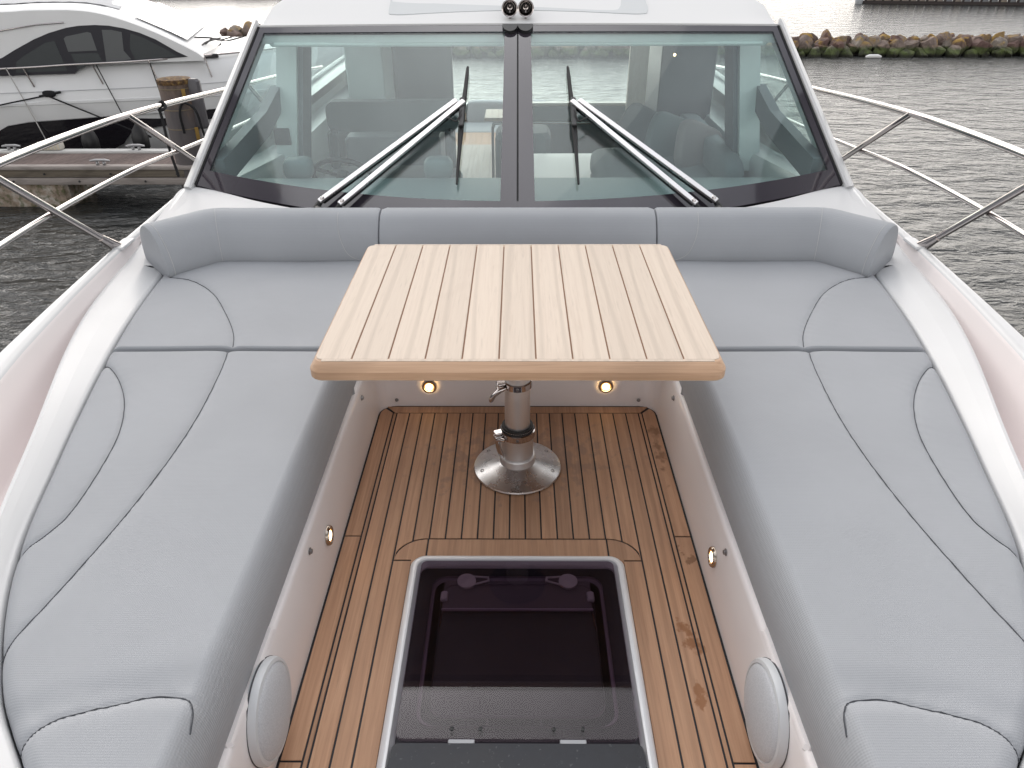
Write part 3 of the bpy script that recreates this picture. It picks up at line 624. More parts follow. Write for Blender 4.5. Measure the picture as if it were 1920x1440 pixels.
seamB = [(1.352, 2.075), (1.30, 2.03), (1.235, 1.947), (1.173, 1.841), (1.125, 1.72), (1.098, 1.6), (1.078, 1.42), (1.082, 1.30), (1.13, 1.186)]
seamC = [(.860, .735), (.842, .767), (.811, .796), (.73, .825), (.66, .845), (.60, .838), (.580, .815), (.574, .78)]
seamD = [(1.415, 2.775), (1.34, 2.752), (1.263, 2.70), (1.17, 2.60), (1.084, 2.459), (1.02, 2.34), (.98, 2.249), (.955, 2.16)]
hum = lambda X, Y: np.where(segdist(X, Y, [(-.1, .845), (.62, .845)]) < 9, 0.006 * np.clip((.86 - Y) / .05, 0, 1) * np.clip((.86 - X) / .05, 0, 1), 0) - .006 * np.exp(-((Y - (.875 - .35 * np.maximum(0, X - .62) ** 1.2)) / .035) ** 2)
YSEAM = 2.156
for s, nm, where in ((-1, 'left', 'beside the bulwark nearest the wooden pontoon'), (1, 'right', 'beside the bulwark on the open-water side')):
    cushion('lounge_cushion', 'long grey padded sun lounge cushion with curved seams, on the %s of the teak cockpit' % nm, (.50, YSEAM - .001, 300), lambda y: .562 + .02 * max(0, (.62 - y) / .12), lambda y: float(xo(y)), .252, .425, (.075, .035, .1, .018), [seamA, seamB, seamC], s, 170, 'grey foredeck cushions', hum, (.038, .108))
    cushion('seat_cushion', 'grey corner seat cushion with one arched seam, on the %s behind the table' % nm, (YSEAM + .001, 3.06, 150), lambda y: .572, lambda y: min(float(xo(y)), 1.47 - max(0, y - 2.84) * .75), .252, .424, (.03, .035, .018, .02), [seamD], s, 150, 'grey foredeck cushions')
cushion('seat_cushion', 'grey middle seat cushion hidden in the shade under the teak table top', (2.42, 3.06, 50), lambda y: -.566, lambda y: .566, .253, .423, (.03, .03, .06, .02), [], 1, 60, 'grey foredeck cushions')
# backrests: D-shaped profile swept along a path with a chamfered corner
BP = [(.0, .402), (-.012, .43), (-.010, .47), (.008, .52), (.035, .56), (.065, .59), (.10, .605), (.14, .606), (.175, .59), (.2, .55), (.21, .48), (.20, .405)]
BPs = [(p.x, p.y) for p in spline([(a, b, 0) for a, b in BP], 40)]
def bk_at(x):                                  # path position -> (point, outward normal)
    x1, y0 = 1.262, 2.945; ang = R(47)
    if x <= x1: return Vector((x, y0, 0)), Vector((0, 1, 0))
    d = x - x1; k = min(d / .03, 1) if False else 1
    return Vector((x1 + d * math.cos(ang), y0 - d * math.sin(ang), 0)), Vector((math.sin(ang), math.cos(ang), 0))
def bk_pt(x, t, off=0.):
    x1 = 1.262; p, n = bk_at(x); bl = min(max((x - x1 + .03) / .06, 0), 1)
    if abs(x - x1) < .03:
        pa, na = bk_at(x1 - .03); pb, nb = bk_at(x1 + .03); n = na.lerp(nb, bl).normalized(); pc = Vector((x1, 2.945, 0)); p = pa.lerp(pc, bl).lerp(pc.lerp(pb, bl), bl)
        n = n * (1 + .08 * (1 - abs(2 * bl - 1)))
    f = min(max(t, 0), 1) * (len(BPs) - 1); i = min(int(f), len(BPs) - 2); g = f - i
    a = BPs[i][0] * (1 - g) + BPs[i + 1][0] * g; z = BPs[i][1] * (1 - g) + BPs[i + 1][1] * g
    return p + n * (a - off) + Vector((0, 0, z))
def backrest(x0, x1, label, s=1, n=70, seams=()):
    xs = ls(x0, x1, n); S = []
    for x in xs:
        e = min(x - x0, x1 - x); k = float(prof(np.array(e), .018)); row = []
        cen = bk_pt(x, .5); mid = (bk_pt(x, 0) + bk_pt(x, 1) + bk_pt(x, .5) + bk_pt(x, .25)) / 4
        for j in range(40):
            q = bk_pt(x, j / 39); q = mid.lerp(q, .955 + .045 * k); row.append((s * q.x, q.y, q.z))
        S.append(row)
    V, F = loft(S, True); m = 40
    for i0, xe, fl in ((0, x0, 1), ((n - 1) * m, x1, 0)):       # gently domed ends
        out = (bk_pt(xe + .001, .4) - bk_pt(xe - .001, .4)).normalized() * (-1 if fl else 1) * .012; prev = list(range(i0, i0 + m)); base = [Vector(V[i]) for i in prev]; c = sum(base, Vector()) / m
        for f_ in (.8, .45):
            b = len(V); V += [tuple(c.lerp(q, f_) + Vector((s * out.x, out.y, out.z)) * (1 - f_ ** 2)) for q in base]; cur = list(range(b, b + m))
            F += [(prev[j], prev[(j + 1) % m], cur[(j + 1) % m], cur[j]) if not fl else (prev[(j + 1) % m], prev[j], cur[j], cur[(j + 1) % m]) for j in range(m)]; prev = cur
        F.append(tuple(prev) if fl == 0 else tuple(prev[::-1]))
    if s < 0: F = [f[::-1] for f in F]
    o = tag(obj('backrest_cushion', V, [f[::-1] for f in F], FABRIC_B, None, 60), label, 'cushion', 'grey backrest bolsters')
    for line, mat, r in seams:
        P = [bk_pt(x, t, .0006) for x, t in line]; P = [(s * p.x, p.y, p.z + .0003) for p in P]
        obj('seam', *tube(P, r, 5), mat, o, 60)
    return o
arcs = [(x, .20 - .155 * (x / .575) ** 2 * (1 - .15 * (x / .575) ** 2)) for x in ls(-.575, .575, 40)]
bt = lambda zt: zt
backrest(-.580, .580, 'grey middle backrest bolster with a shallow arched seam, under the windscreen mullion', 1, 60, [(arcs, THREAD_D, .0011)])
for s, nm in ((-1, 'left'), (1, 'right')):
    ear = [(.76, .52), (.757, .40), (.75, .30), (.735, .22), (.71, .14), (.67, .09), (.63, .075), (.59, .07)]
    ear = [(p.x, p.y) for p in spline([(a, b, 0) for a, b in ear], 30)]
    backrest(.588, 1.492, 'grey cornered backrest bolster wrapping round the %s end of the bench' % nm, s, 90,
             [([(1.255, t) for t in ls(.02, .62, 24)], THREAD_L, .0009), ([(1.468, t) for t in ls(.0, .75, 30)], THREAD_L, .0010), (ear, THREAD_L, .0009)])

# ------------------------------------------------------------------ pedestal table
T = thing('pedestal_table', (0, 2.06, 0), 'pale slatted teak table on a silver pedestal, standing on the cockpit floor', 'table')
tx, ty0, ty1 = .536, 1.612, 2.492
S = [[(x, y, z) for x, y in rrect(-tx + i * .5, tx - i * .5, ty0 + i, ty1 - i, .036 - i * .5, 5)] for i, z in ((.03, .626), (.004, .626), (.0, .630), (0, .6515), (.002, .6535), (.0235, .6700), (.0255, .6706), (.04, .6706))]
V, F = loft(S, True); m = len(S[0]); F += [tuple(range(m))[::-1], tuple(range(7 * m, 8 * m))]
V = V[:]; slab = obj('table_edge', V, F, TEAK_EDGE, T, 25)
slab.data.materials.append(TEAK_TOP); slab.data.materials.append(Mat('groove_brown', (.20, .105, .06), .8).m)
for p in slab.data.polygons:
    if p.normal.z > .3 and (abs(p.normal.x) > .25 or p.normal.y > .2): p.material_index = 1  # pale copy on side and aft chamfers, painted as the lit ones
    if p.normal.z > .95: p.material_index = 2
npk = 11; pw = 2 * (tx - .014) / npk
for k in range(npk):
    a, b = -tx + .014 + k * pw, -tx + .014 + (k + 1) * pw; g = .0020; y0, y1 = ty0 + .034, ty1 - .030; c = .018
    a2, b2 = (a + g if k else a), (b - g if k < npk - 1 else b)
    poly = [(a2, y0), (b2, y0), (b2, y1), (a2, y1)]
    if k == 0: poly = [(a2, y0 + c), (a2 + c * .3, y0 + c * .3), (a2 + c, y0), (b2, y0), (b2, y1), (a2 + c, y1), (a2 + c * .3, y1 - c * .3), (a2, y1 - c)]
    if k == npk - 1: poly = [(a2, y0), (b2 - c, y0), (b2 - c * .3, y0 + c * .3), (b2, y0 + c), (b2, y1 - c), (b2 - c * .3, y1 - c * .3), (b2 - c, y1), (a2, y1)]
    plank(poly, 'table_plank', TEAK_TOP, T, .6660, .6725, .0010)
obj('end_strip', *box((0, ty0 + .0295, .6695), (2 * (tx - .032), .0085, .006), .001), TEAK_TOP, T)
obj('end_strip', *box((0, ty1 - .0255, .6695), (2 * (tx - .032), .0085, .006), .001), TEAK_TOP, T)
pc = (0, 2.06, 0)
obj('base_plate', *lathe([(0, .003), (.151, .003), (.153, .007), (.151, .012), (.145, .0145), (.100, .026), (.066, .036), (.062, .038)], pc, n=64), ALU_D, T, 30)
obj('base_collar', *lathe([(.0625, .030), (.0625, .062), (.0600, .066), (.052, .066)], pc, n=48), ALU, T, 30)
obj('lower_tube', *lathe([(.0545, .05), (.0545, .180), (.044, .182)], pc, n=48, cap=False), ALU, T, 40)
obj('tube_bush', *lathe([(.0565, .172), (.0525, .187), (.044, .187), (.0435, .16)], pc, n=40, cap=False), RUBBER, T, 40)
obj('upper_tube', *lathe([(.0425, .15), (.0425, .625)], pc, n=48), ALU, T, 40)
obj('table_socket', *lathe([(.05, .59), (.05, .612), (.11, .616), (.11, .6225)], pc, n=40), RUBBER, T, 40)
for z, r, nm in ((.158, .060, 'clamp'), (.352, .0485, 'clamp')):
    hgt = .026 if r > .05 else .024
    cl_ = MB().add(*lathe([(r - .005, z - hgt / 2), (r, z - hgt / 2 + .002), (r, z + hgt / 2 - .002), (r - .005, z + hgt / 2), (r - .006, z)], pc, n=48, cap=False))
    for dz in (-.0075, .0075): cl_.add(*box((-r + .002, 2.06 - .018, z + dz), (.045, .024, .011), .003, Matrix.Rotation(R(20), 3, 'Z')))
    c = cl_.build(nm, CHROME, T, 40)
    lv = spline([(-r + .01, 2.06 - r * .75, z), (-r - .008, 2.06 - r * .8, z - .008), (-r - .030, 2.06 - r * .75, z - .03), (-r - .040, 2.06 - r * .7, z - .055)] if r < .05 else [(-r * .7, 2.06 - r * .85, z - .004), (-r - .004, 2.06 - r * .62, z - .012), (-r - .004, 2.06 - r * .6, z - .045), (-r + .010, 2.06 - r * .65, z - .085)], 12)
    obj('lever', *tube(lv, [.006, .007, .008, .008, .0085, .0085, .0085, .0085, .009, .009, .008, .004], 8), CHROME, c, 50)
    obj('screw', *lathe([(.005, 0), (.005, .002), (.002, .0025)], (0, 2.06 - r, z), (0, -1, 0), 10), CHROME_D, c, 30)
for a in (36, 144, -18, 198, -90):
    p = Vector((.128 * math.cos(R(a)), 2.06 + .128 * math.sin(R(a)), .0185)); obj('screw', *lathe([(.0075, -.004), (.0068, .0012), (.003, .0002), (.0015, -.001)], p, (math.cos(R(a)) * .2, math.sin(R(a)) * .2, 1), 12), CHROME_D, T, 30)

# ------------------------------------------------------------------ loose things inside the cabin
UPH = mk_fabric('helm_upholstery', (.12, .125, .135)); UPH2 = mk_fabric('saloon_upholstery', (.30, .32, .34)); UPH3 = mk_fabric('cockpit_upholstery', (.42, .43, .45))
def puff(c, s_, e=.35, rot=None, n=14):         # superellipsoid cushion
    V = []; sg = lambda v, p: math.copysign(abs(v) ** p, v)
    for i in range(n + 1):
        a = -math.pi / 2 + math.pi * i / n
        for j in range(2 * n):
            b = 2 * math.pi * j / (2 * n); V.append(Vector((s_[0] / 2 * sg(math.cos(a), e) * sg(math.cos(b), e), s_[1] / 2 * sg(math.cos(a), e) * sg(math.sin(b), e), s_[2] / 2 * sg(math.sin(a), .6))))
    if rot is not None: V = [rot @ v for v in V]
    return [v + Vector(c) for v in V], grid_faces(n + 1, 2 * n, True)
hs_ = thing('helm_seat', (-.85, 5.1, -.5), 'dark grey double helm seat behind the left windscreen pane', 'seat')
rx = Matrix.Rotation(R(90), 3, 'X')
obj('backrest', *prism(rrect(-1.29, -.40, .465, .660, .06), 5.16, 5.26, lambda a, b, d: (a, d, b)), UPH, hs_, 30)
for x in (-1.25, -.46): obj('armrest', *box((x, 5.12, .36), (.06, .10, .26), .02), UPH, hs_)
obj('seat', *puff((-.85, 4.95, .16), (.95, .48, .18), .3), UPH, hs_, 60)
obj('pedestal', *box((-.85, 4.97, -.22), (.8, .4, .62), .03), WALN, hs_)
sw = thing('steering_wheel', (-1.02, 4.28, .3), 'dark steering wheel just behind the dashboard on the left', 'steering wheel')
axw = Vector((0, .75, .66)); axw.normalize(); aw = Vector((1, 0, 0)); bw = axw.cross(aw)
obj('rim', *tube([Vector((-1.02, 4.30, .40)) + .17 * (math.cos(R(t)) * aw + math.sin(R(t)) * bw) for t in range(0, 361, 12)], .015, 8), BLACK, sw, 60)
for t in (90, 210, 330): obj('spoke', *tube([Vector((-1.02, 4.30, .40)), Vector((-1.02, 4.30, .40)) + .165 * (math.cos(R(t)) * aw + math.sin(R(t)) * bw)], .012, 6), CHROME, sw)
obj('hub', *lathe([(.04, -.02), (.04, .02), (.02, .03)], (-1.02, 4.30, .40), axw, 16), BLACK, sw)
for x in (-1.22, -.44): obj('console_pod', *puff((x, 4.12, .50), (.16, .14, .12), .6), DASH, Y_, 60)
sofa = thing('sofa', (1.0, 5.4, -.5), 'grey textured saloon sofa behind the right windscreen pane', 'sofa')
obj('seat', *puff((.98, 5.0, .17), (.9, 1.3, .2), .22), UPH2, sofa, 60)
obj('backrest', *puff((1.33, 5.3, .30), (.14, 1.6, .26), .25), UPH2, sofa, 60)
obj('base', *box((.98, 5.0, -.2), (.86, 1.2, .56), .02), WALN, sofa)
SC = ((.93, 5.55, .36, -25, (.16, .16, .17), 'dark grey scatter cushion leaning at the back of the saloon sofa'), (1.10, 5.35, .35, 15, (.22, .24, .25), 'grey patterned scatter cushion on the saloon sofa'), (1.24, 5.15, .345, 32, (.36, .30, .30), 'pinkish taupe scatter cushion at the front of the saloon sofa'))
for x, y, z, a, c, lb in SC:
    tag(obj('scatter_cushion', *puff((x, y, z), (.42, .09, .34), .3, Matrix.Rotation(R(a), 3, 'Z') @ Matrix.Rotation(R(22), 3, 'Y') @ Matrix.Rotation(R(-18), 3, 'X')), mk_fabric('cushion_cloth', c), None, 60), lb, 'cushion', 'scatter cushions in the saloon')
st = thing('saloon_table', (.55, 5.9, -.5), 'low grey saloon table seen through the right windscreen pane', 'table')
obj('tabletop', *box((.42, 5.75, .02), (.62, 1.1, .035), .01), Mat('grey_table_lacquer', (.33, .31, .31), .3).m, st); obj('leg', *tube([(.42, 5.75, -.5), (.42, 5.75, .0)], .04, 16), CHROME, st)
co = thing('companion_seat', (.1, 6.9, -.5), 'grey high-backed saloon seat unit beside the walkway', 'seat')
obj('seat_body', *box((.05, 6.9, -.2), (.5, .45, .62), .05), UPH2, co); obj('grab_rail', *tube(spline([(-.22, 6.7, -.45), (-.22, 6.7, .10), (-.21, 6.7, .17), (-.14, 6.7, .20), (.5, 6.7, .20), (1.2, 6.7, .20)], 30), .012, 8), CHROME, co, 60)
cs_ = thing('cockpit_sofa', (-.2, 10.3, -.5), 'pale grey aft cockpit sofa seen through the open saloon door', 'sofa')
for k, x in enumerate((-.98, -.42, .14)): obj('back_cushion', *puff((x, 10.35, -.48), (.55, .2, .42), .25), UPH3, cs_, 60)
obj('seat', *puff((-.4, 9.95, -.60), (1.8, .6, .16), .15), UPH3, cs_, 60)
ct = thing('cockpit_table', (.1, 8.9, -.5), 'small wooden table in the aft cockpit', 'table')
obj('tabletop', *box((.10, 8.85, -.16), (.95, .5, .035), .01), TEAK_TOP, ct); obj('leg', *tube([(.25, 8.95, -.54), (.25, 8.95, -.15)], .04, 12), CHROME, ct)

# ------------------------------------------------------------------ neighbouring motor yacht
an = R(14); NP0 = Vector((-8, 12.3, 0)); ND = Vector((math.cos(an), math.sin(an), 0)); NN = Vector((-math.sin(an), math.cos(an), 0))
def NB(u, z, v=0.): return NP0 + ND * u + NN * v + Vector((0, 0, z))
N_ = thing('motor_yacht', (-8, 13.5, ZW), 'white sports cruiser with an arched black side window, moored beyond the wooden pontoon', 'yacht')
NGEL = mk_gelcoat('neighbour_gelcoat', (.77, .78, .79), .35)
us = ls(-6.5, 6.2, 44); S = []
for u in us:
    tp = max(0, (u - 2.0) / 4.2); hb = 1.75 * (1 - tp ** 2.1) + .01; hs2 = 1.75 - hb; sh = .0 + .12 * tp
    z0 = -.42 + sh                              # deck edge
    S.append([NB(u, z, hs2 * k + off) for z, k, off in ((-1.9, 1.25, .5), (-1.5, 1.1, .25), (-1.2, 1.06, .06), (-.70, 1.0, .0), (-.69, 1.0, -.02), (-.655, 1.0, -.02), (-.645, 1.0, .0), (-.56 + sh, 1., .01), (-.47 + sh, 1., .06), (z0, 1., .08), (-.20 + sh * .8, 1.0, .20), (-.12 + sh * .6, 1., .30), (-.10 + sh * .6, 1., 1.75 - hs2 + .0))])
V, F = loft(S); mb = MB().add(V, F)
V2 = [NB((p - NP0).dot(ND), p.z, 3.5 - (p - NP0).dot(NN)) for p in map(Vector, V)]; mb.add(V2, [f[::-1] for f in F]); mb.build('hull', NGEL, N_, 40)
CREASE_SHADE = Mat('crease_shade_grey', (.52, .53, .55), .5).m  # grey line that paints in the shading along the hull crease
NBLK = Mat('black_hull_panel', (.012, .010, .014), .12, Coat_Weight=.5).m
pb = [(-.62, -1.40), (-.58, -1.25), (-.42, -1.08), (-.22, -.985), (.1, -.945), (1.27, -.915), (2.1, -.905), (3.2, -.89), (3.2, -1.02), (2.5, -1.08), (1.62, -1.15), (1.52, -1.25), (1.40, -1.38), (1.24, -1.45), (.3, -1.44)]
def hull_v(u): tp = max(0, (u - 2) / 4.2); return 1.75 * tp ** 2.1
obj('hull_panel', *prism(pb, .25, -.035, lambda a, b, d: NB(a, b, d + hull_v(a) * 1.0 + max(0, (-1.2 - b)) * .5)), NBLK, N_, 30)
# cabin
roofp = [(-4.6, -.1), (-4.2, .35), (-2.6, .58), (-1.2, .64), (0.19, .655), (.57, .67), (1.16, .66), (1.52, .61), (1.87, .50), (2.26, .33), (2.65, .12), (2.90, -.04), (2.96, -.16)]
rs = [(p.x, p.y) for p in spline([(a, b, 0) for a, b in roofp], 48)]
S = [[NB(u, -.14, .10) for u, z in rs], [NB(u, z - .02, .10) for u, z in rs], [NB(u, z, .14) for u, z in rs], [NB(u - .02 * (u > 1.2), z + .035, .35) for u, z in rs], [NB(u + (.08 if u > 1.5 else 0), z + .09, 1.0) for u, z in rs], [NB(u + (.12 if u > 1.5 else 0), z + .11, 1.7) for u, z in rs], [NB(u + (.08 if u > 1.5 else 0), z + .09, 2.4) for u, z in rs], [NB(u, z, 3.3) for u, z in rs], [NB(u, -.14, 3.36) for u, z in rs]]
V, F = loft(S); MB().add(V, [f[::-1] for f in F]).build('cabin', NGEL, N_, 50)
NWIN = Mat('black_window_surround', (.03, .03, .038), .3, Specular_IOR_Level=.25).m
pwn = [(-2.4, -.24), (-2.2, -.24), (.95, -.262), (1.10, -.15), (2.70, -.07), (2.55, .01), (2.27, .20), (2.06, .30), (1.84, .372), (1.63, .415), (1.43, .43), (1.2, .425), (1.01, .40), (.75, .335), (.51, .25), (.2, .11), (-.01, 0.005), (-.4, -.1), (-1.2, -.18)]
nw = obj('side_window', *prism(pwn, .11, .085, NB), NWIN, N_, 30)
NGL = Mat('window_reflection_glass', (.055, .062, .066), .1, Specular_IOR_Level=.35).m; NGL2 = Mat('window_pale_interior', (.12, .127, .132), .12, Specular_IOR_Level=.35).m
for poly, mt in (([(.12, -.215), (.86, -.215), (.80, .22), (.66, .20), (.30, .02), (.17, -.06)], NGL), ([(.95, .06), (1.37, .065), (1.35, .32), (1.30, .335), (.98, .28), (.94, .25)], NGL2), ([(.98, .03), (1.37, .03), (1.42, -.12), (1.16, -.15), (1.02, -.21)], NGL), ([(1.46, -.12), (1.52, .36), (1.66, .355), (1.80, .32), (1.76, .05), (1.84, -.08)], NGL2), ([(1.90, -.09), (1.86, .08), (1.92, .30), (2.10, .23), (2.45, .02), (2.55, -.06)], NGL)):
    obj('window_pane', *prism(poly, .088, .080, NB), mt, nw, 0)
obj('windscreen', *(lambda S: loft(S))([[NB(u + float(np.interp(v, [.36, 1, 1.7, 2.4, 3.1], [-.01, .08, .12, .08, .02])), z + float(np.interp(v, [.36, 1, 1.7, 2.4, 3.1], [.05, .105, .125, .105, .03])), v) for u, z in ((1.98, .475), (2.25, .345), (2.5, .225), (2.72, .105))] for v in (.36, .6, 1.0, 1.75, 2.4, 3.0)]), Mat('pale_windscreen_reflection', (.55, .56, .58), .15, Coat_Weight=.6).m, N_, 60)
nr = obj('guard_rail', *tube(spline([NB(-4, -.20, .03), NB(-.06, -.145, .03), NB(.93, -.12, .03), NB(2.0, -.10, .03), NB(3.44, -.075, .45), NB(4.8, -.03, 1.0), NB(6.0, .05, 1.7)], 50), .017, 8), CHROME, N_, 60)
for u0, z0, u1, z1 in ((.25, -.135, .32, -.43), (1.25, -.115, 1.33, -.43), (2.1, -.10, 2.17, -.42), (2.95, -.085, 3.0, -.40), (-.9, -.155, -.83, -.44)):
    vv = hull_v(u1) ; obj('stanchion', *tube([NB(u0, z0, .03 + vv), NB(u1, z1, .06 + vv)], .012, 6), CHROME, nr, 60)
S = [[NB(u_, float(np.interp(u_, [a_ for a_, b_ in rs], [b_ for a_, b_ in rs])) + d_ + .012 + (.005 if k_ % 2 else 0), v_) for v_, d_ in ((.55, .052), (.8, .075), (1.2, .098), (1.7, .112), (2.2, .098), (2.8, .06))] for k_, u_ in enumerate(ls(-1.6, 1.75, 30))]
obj('soft_top', *loft(S), Mat('pale_grey_canvas', (.50, .51, .53), .8).m, N_, 20)
nwp = MB()
for q in ([NB(2.80, .16, .6), NB(3.0, .12, .9), NB(3.12, .05, 1.2), NB(3.3, .06, 1.5)], [NB(2.9, .02, .7), NB(3.05, .10, 1.0), NB(3.2, .02, 1.3), NB(3.5, .05, 1.6)], [NB(2.85, .0, .5), NB(2.95, .07, .75), NB(3.15, .09, 1.1)]): nwp.add(*tube(spline(q, 14), .014, 6))
nwp.build('wiper', BLACK, N_, 60)
obj('windscreen_base', *box(NB(3.0, -.10, 1.6), (.3, 2.6, .07), .02, Matrix.Rotation(an, 3, 'Z')), NBLK, N_, 30)
for z_, v_ in ((-.50, .012),): obj('hull_crease_shade', *tube([NB(u_, z_ + .12 * max(0, (u_ - 2) / 4.2) * .5, v_ + hull_v(u_)) for u_ in ls(-6, 5.4, 30)], .006, 5), CREASE_SHADE, N_, 60)
obj('roof_rail', *tube([NB(-1.2, .20, .06), NB(.2, .40, .085), NB(.62, .455, .09), NB(1.0, .475, .092)], .013, 6), CHROME, N_, 60)
ROPE = Mat('dark_rope', (.012, .012, .014), .9).m; ROPE_P = Mat('pale_rope', (.45, .44, .43), .9).m
MR = 'mooring lines of the neighbouring cruiser'
kn = MB().add(*puff(NB(.52, -.53, -.02), (.20, .10, .10), .8)); kn.add(*tube([NB(.38, -.56, -.04), NB(.7, -.51, -.03)], .02, 6))
tag(kn.build('rope_coil', ROPE, None, 60), 'black rope bunched round the cleat on the white cruiser', 'rope')
def rope(path, mat, label, r=.012, n=14): tag(obj('mooring_line', *tube(spline(path, n), r, 6), mat, None, 60), label, 'rope', MR)
rope([NB(.5, -.56, -.04), NB(1.0, -.80, -.12), NB(1.9, -1.20, -.35), (-6.0, 12.0, -1.01)], ROPE, 'black mooring line running down to the right from the cruiser cleat')
rope([NB(.42, -.56, -.04), NB(-.4, -.68, -.2), NB(-1.6, -.9, -.4)], ROPE, 'black mooring line running left from the cruiser cleat')
for u, lb, mat, tie in ((.02, 'leftmost thin pale fender cord hanging from the cruiser rail', ROPE_P, (.34, -1.40)), (1.32, 'thin dark fender cord hanging right of the black rope bunch', ROPE, (1.55, -.95)), (2.12, 'thin dark fender cord hanging just left of the steel pile', ROPE, (2.22, -.92))):
    rope([NB(u, -.13, .0), NB((u + tie[0]) / 2, (tie[1] - .13) / 2, -.05), NB(tie[0], tie[1], -.09 - max(0, -1.2 - tie[1]) * .2)], mat, lb, .008, 8)
FEND = Mat('black_fender', (.014, .014, .016), .5).m
for k, (x, y, z, lb) in enumerate(((-5.73, 11.45, -1.0, 'black ribbed fender standing at the pontoon edge beside the steel pile'), (-6.45, 11.35, -1.02, 'black fender squeezed between the cruiser hull and the pontoon'))):
    tag(obj('fender', *lathe([(.0, -.22), (.06, -.21), (.115, -.14), (.12, .02), (.09, .12), (.03, .2), (.02, .24), (0, .24)], (x, y, z), n=18, cap=False), FEND, None, 60), lb, 'fender', 'black fenders at the pontoon')

# ------------------------------------------------------------------ pontoon
ZD = -1.05
PT = thing('pontoon', (-9, 10.4, ZW), 'weathered wooden pontoon with steel cleats, between the two yachts', 'pontoon')
M = mk_teak('weathered_decking', (.15, .112, .102), (.205, .158, .145), (.095, .07, .065), rough=.85, knots=.15, axis='Y', var=.2); DECKW = M.m
x = -16.0; q = 0
wgrey = mk_teak('grey_timber', (.36, .32, .30), (.44, .40, .375), (.24, .215, .2), rnd=False, rough=.85, axis='X').m
skew = .45
me0 = None
while x < -4.35:
    V = [(x, 10.03, ZD - .035), (x + .088, 10.03, ZD - .035), (x + .088 + skew, 10.72, ZD - .035), (x + skew, 10.72, ZD - .035)]; V += [(a, b, ZD) for a, b, c in V]
    Fp = [(3, 2, 1, 0), (4, 5, 6, 7), (0, 1, 5, 4), (1, 2, 6, 5), (2, 3, 7, 6), (3, 0, 4, 7)]
    o = obj('deck_plank', V, Fp, DECKW, PT, 0) if me0 is None else None
    if o is None:
        o = deck0.copy(); col.objects.link(o); o.parent = PT; o.matrix_parent_inverse = deck0.matrix_parent_inverse.copy(); o.location = (x + 16.0, 0, 0)
    else: deck0 = o; me0 = o.data
    x += .096; q += 1
obj('front_coping', *box((-10.2, 9.965, ZD + .005), (11.8, .12, .05), .01), wgrey, PT); obj('rear_coping', *box((-9.8, 10.80, ZD + .005), (12.2, .15, .05), .01), Mat('pale_edge', (.55, .55, .54), .7).m, PT)
dk = mk_teak('dirty_fascia', (.17, .145, .115), (.24, .21, .17), (.10, .085, .07), rnd=False, rough=.9, axis='X').m
obj('upper_fascia', *box((-10.2, 9.985, ZD - .075), (11.8, .06, .105), .008), dk, PT); obj('lower_fascia', *box((-10.2, 9.965, ZD - .18), (11.8, .07, .09), .008), wgrey, PT)
for k in range(26): obj('bolt', *lathe([(.016, 0), (.014, .008)], (-4.6 - k * .45, 9.93, ZD - .18 if k % 2 else ZD - .08), (0, -1, 0), 8), BLACK, PT, 30)
M = Mat('algae_float', (.3, .25, .2), .9); n = M.noise(M.coord(), 5, 6, .65); n2 = M.noise(M.coord(), 14, 4)
sx = M.n('ShaderNodeSeparateXYZ', {0: M.coord()}).outputs[2]
c = M.ramp(n, [(.3, (.12, .09, .06)), (.5, (.30, .24, .19)), (.66, (.5, .47, .43))]); c = M.mix(M.rng(n2, .5, .62, 0, .7), c, (.07, .085, .03)); M.color(c).bump(n2, .6, .02)
for cx in (-6.85, -9.6, -12.4): obj('pontoon_float', *box((cx, 10.35, ZD - .42), (1.3, .7, .44), .05), M.m, PT)
obj('pontoon_frame', *box((-10.2, 10.4, ZD - .14), (11.6, .75, .18)), BLACK, PT)
def cleat(x, y):
    mb = MB().add(*box((x, y, ZD + .05), (.035, .04, .06), .01)).add(*box((x + .09, y, ZD + .05), (.035, .04, .06), .01)).add(*tube([(x - .09, y, ZD + .085), (x - .02, y, ZD + .095), (x + .11, y, ZD + .095), (x + .18, y, ZD + .085)], [.012, .018, .018, .012], 8))
    mb.build('cleat', mk_metal('galvanised', (.35, .35, .36), .45), PT, 40)
cleat(-5.66, 9.975); cleat(-5.55, 10.80); cleat(-7.35, 10.80)
wb = thing('crate', (-6.75, 11.0, ZD), 'small white slatted plastic crate lying on the pontoon by the cruiser hull', 'crate')
obj('crate_body', *box((-6.75, 10.82, ZD + .085), (.36, .13, .10), .02), Mat('dirty_white_plastic', (.6, .58, .53), .6).m, wb)
for k in range(7): obj('slat', *box((-6.90 + k * .05, 10.752, ZD + .085), (.024, .012, .085), .004), Mat('yellowed_plastic', (.62, .57, .45), .6).m, wb)
# steel pile
PL = thing('mooring_pile', (-4.47, 10.1, ZW), 'rusty grey steel mooring pile with a brown stained cap, at the pontoon end', 'pile')
M = Mat('rusty_pile_steel', (.10, .09, .095), .6)
v = M.coord((1, 1, .35)); n = M.noise(v, 5, 6, .6); zz = M.n('ShaderNodeSeparateXYZ', {0: M.coord()}).outputs[2]
g = M.rng(M.n('ShaderNodeMath', {0: zz, 1: M.rng(n, .3, .7, -.14, .14)}, operation='ADD').outputs[0], -.42, -.02, 0, 1)
c = M.mix(g, M.ramp(n, [(.3, (.06, .052, .056)), (.7, (.115, .10, .10))]), M.ramp(M.noise(v, 9, 5, .65), [(.35, (.07, .045, .03)), (.55, (.15, .10, .075)), (.72, (.30, .17, .05))])); M.color(c)
obj('pile_shaft', *lathe([(.205, ZW - 1), (.205, .02), (.198, .035), (0, .035)], (-4.45, 10.15, 0), n=36, cap=False), M.m, PL, 50)
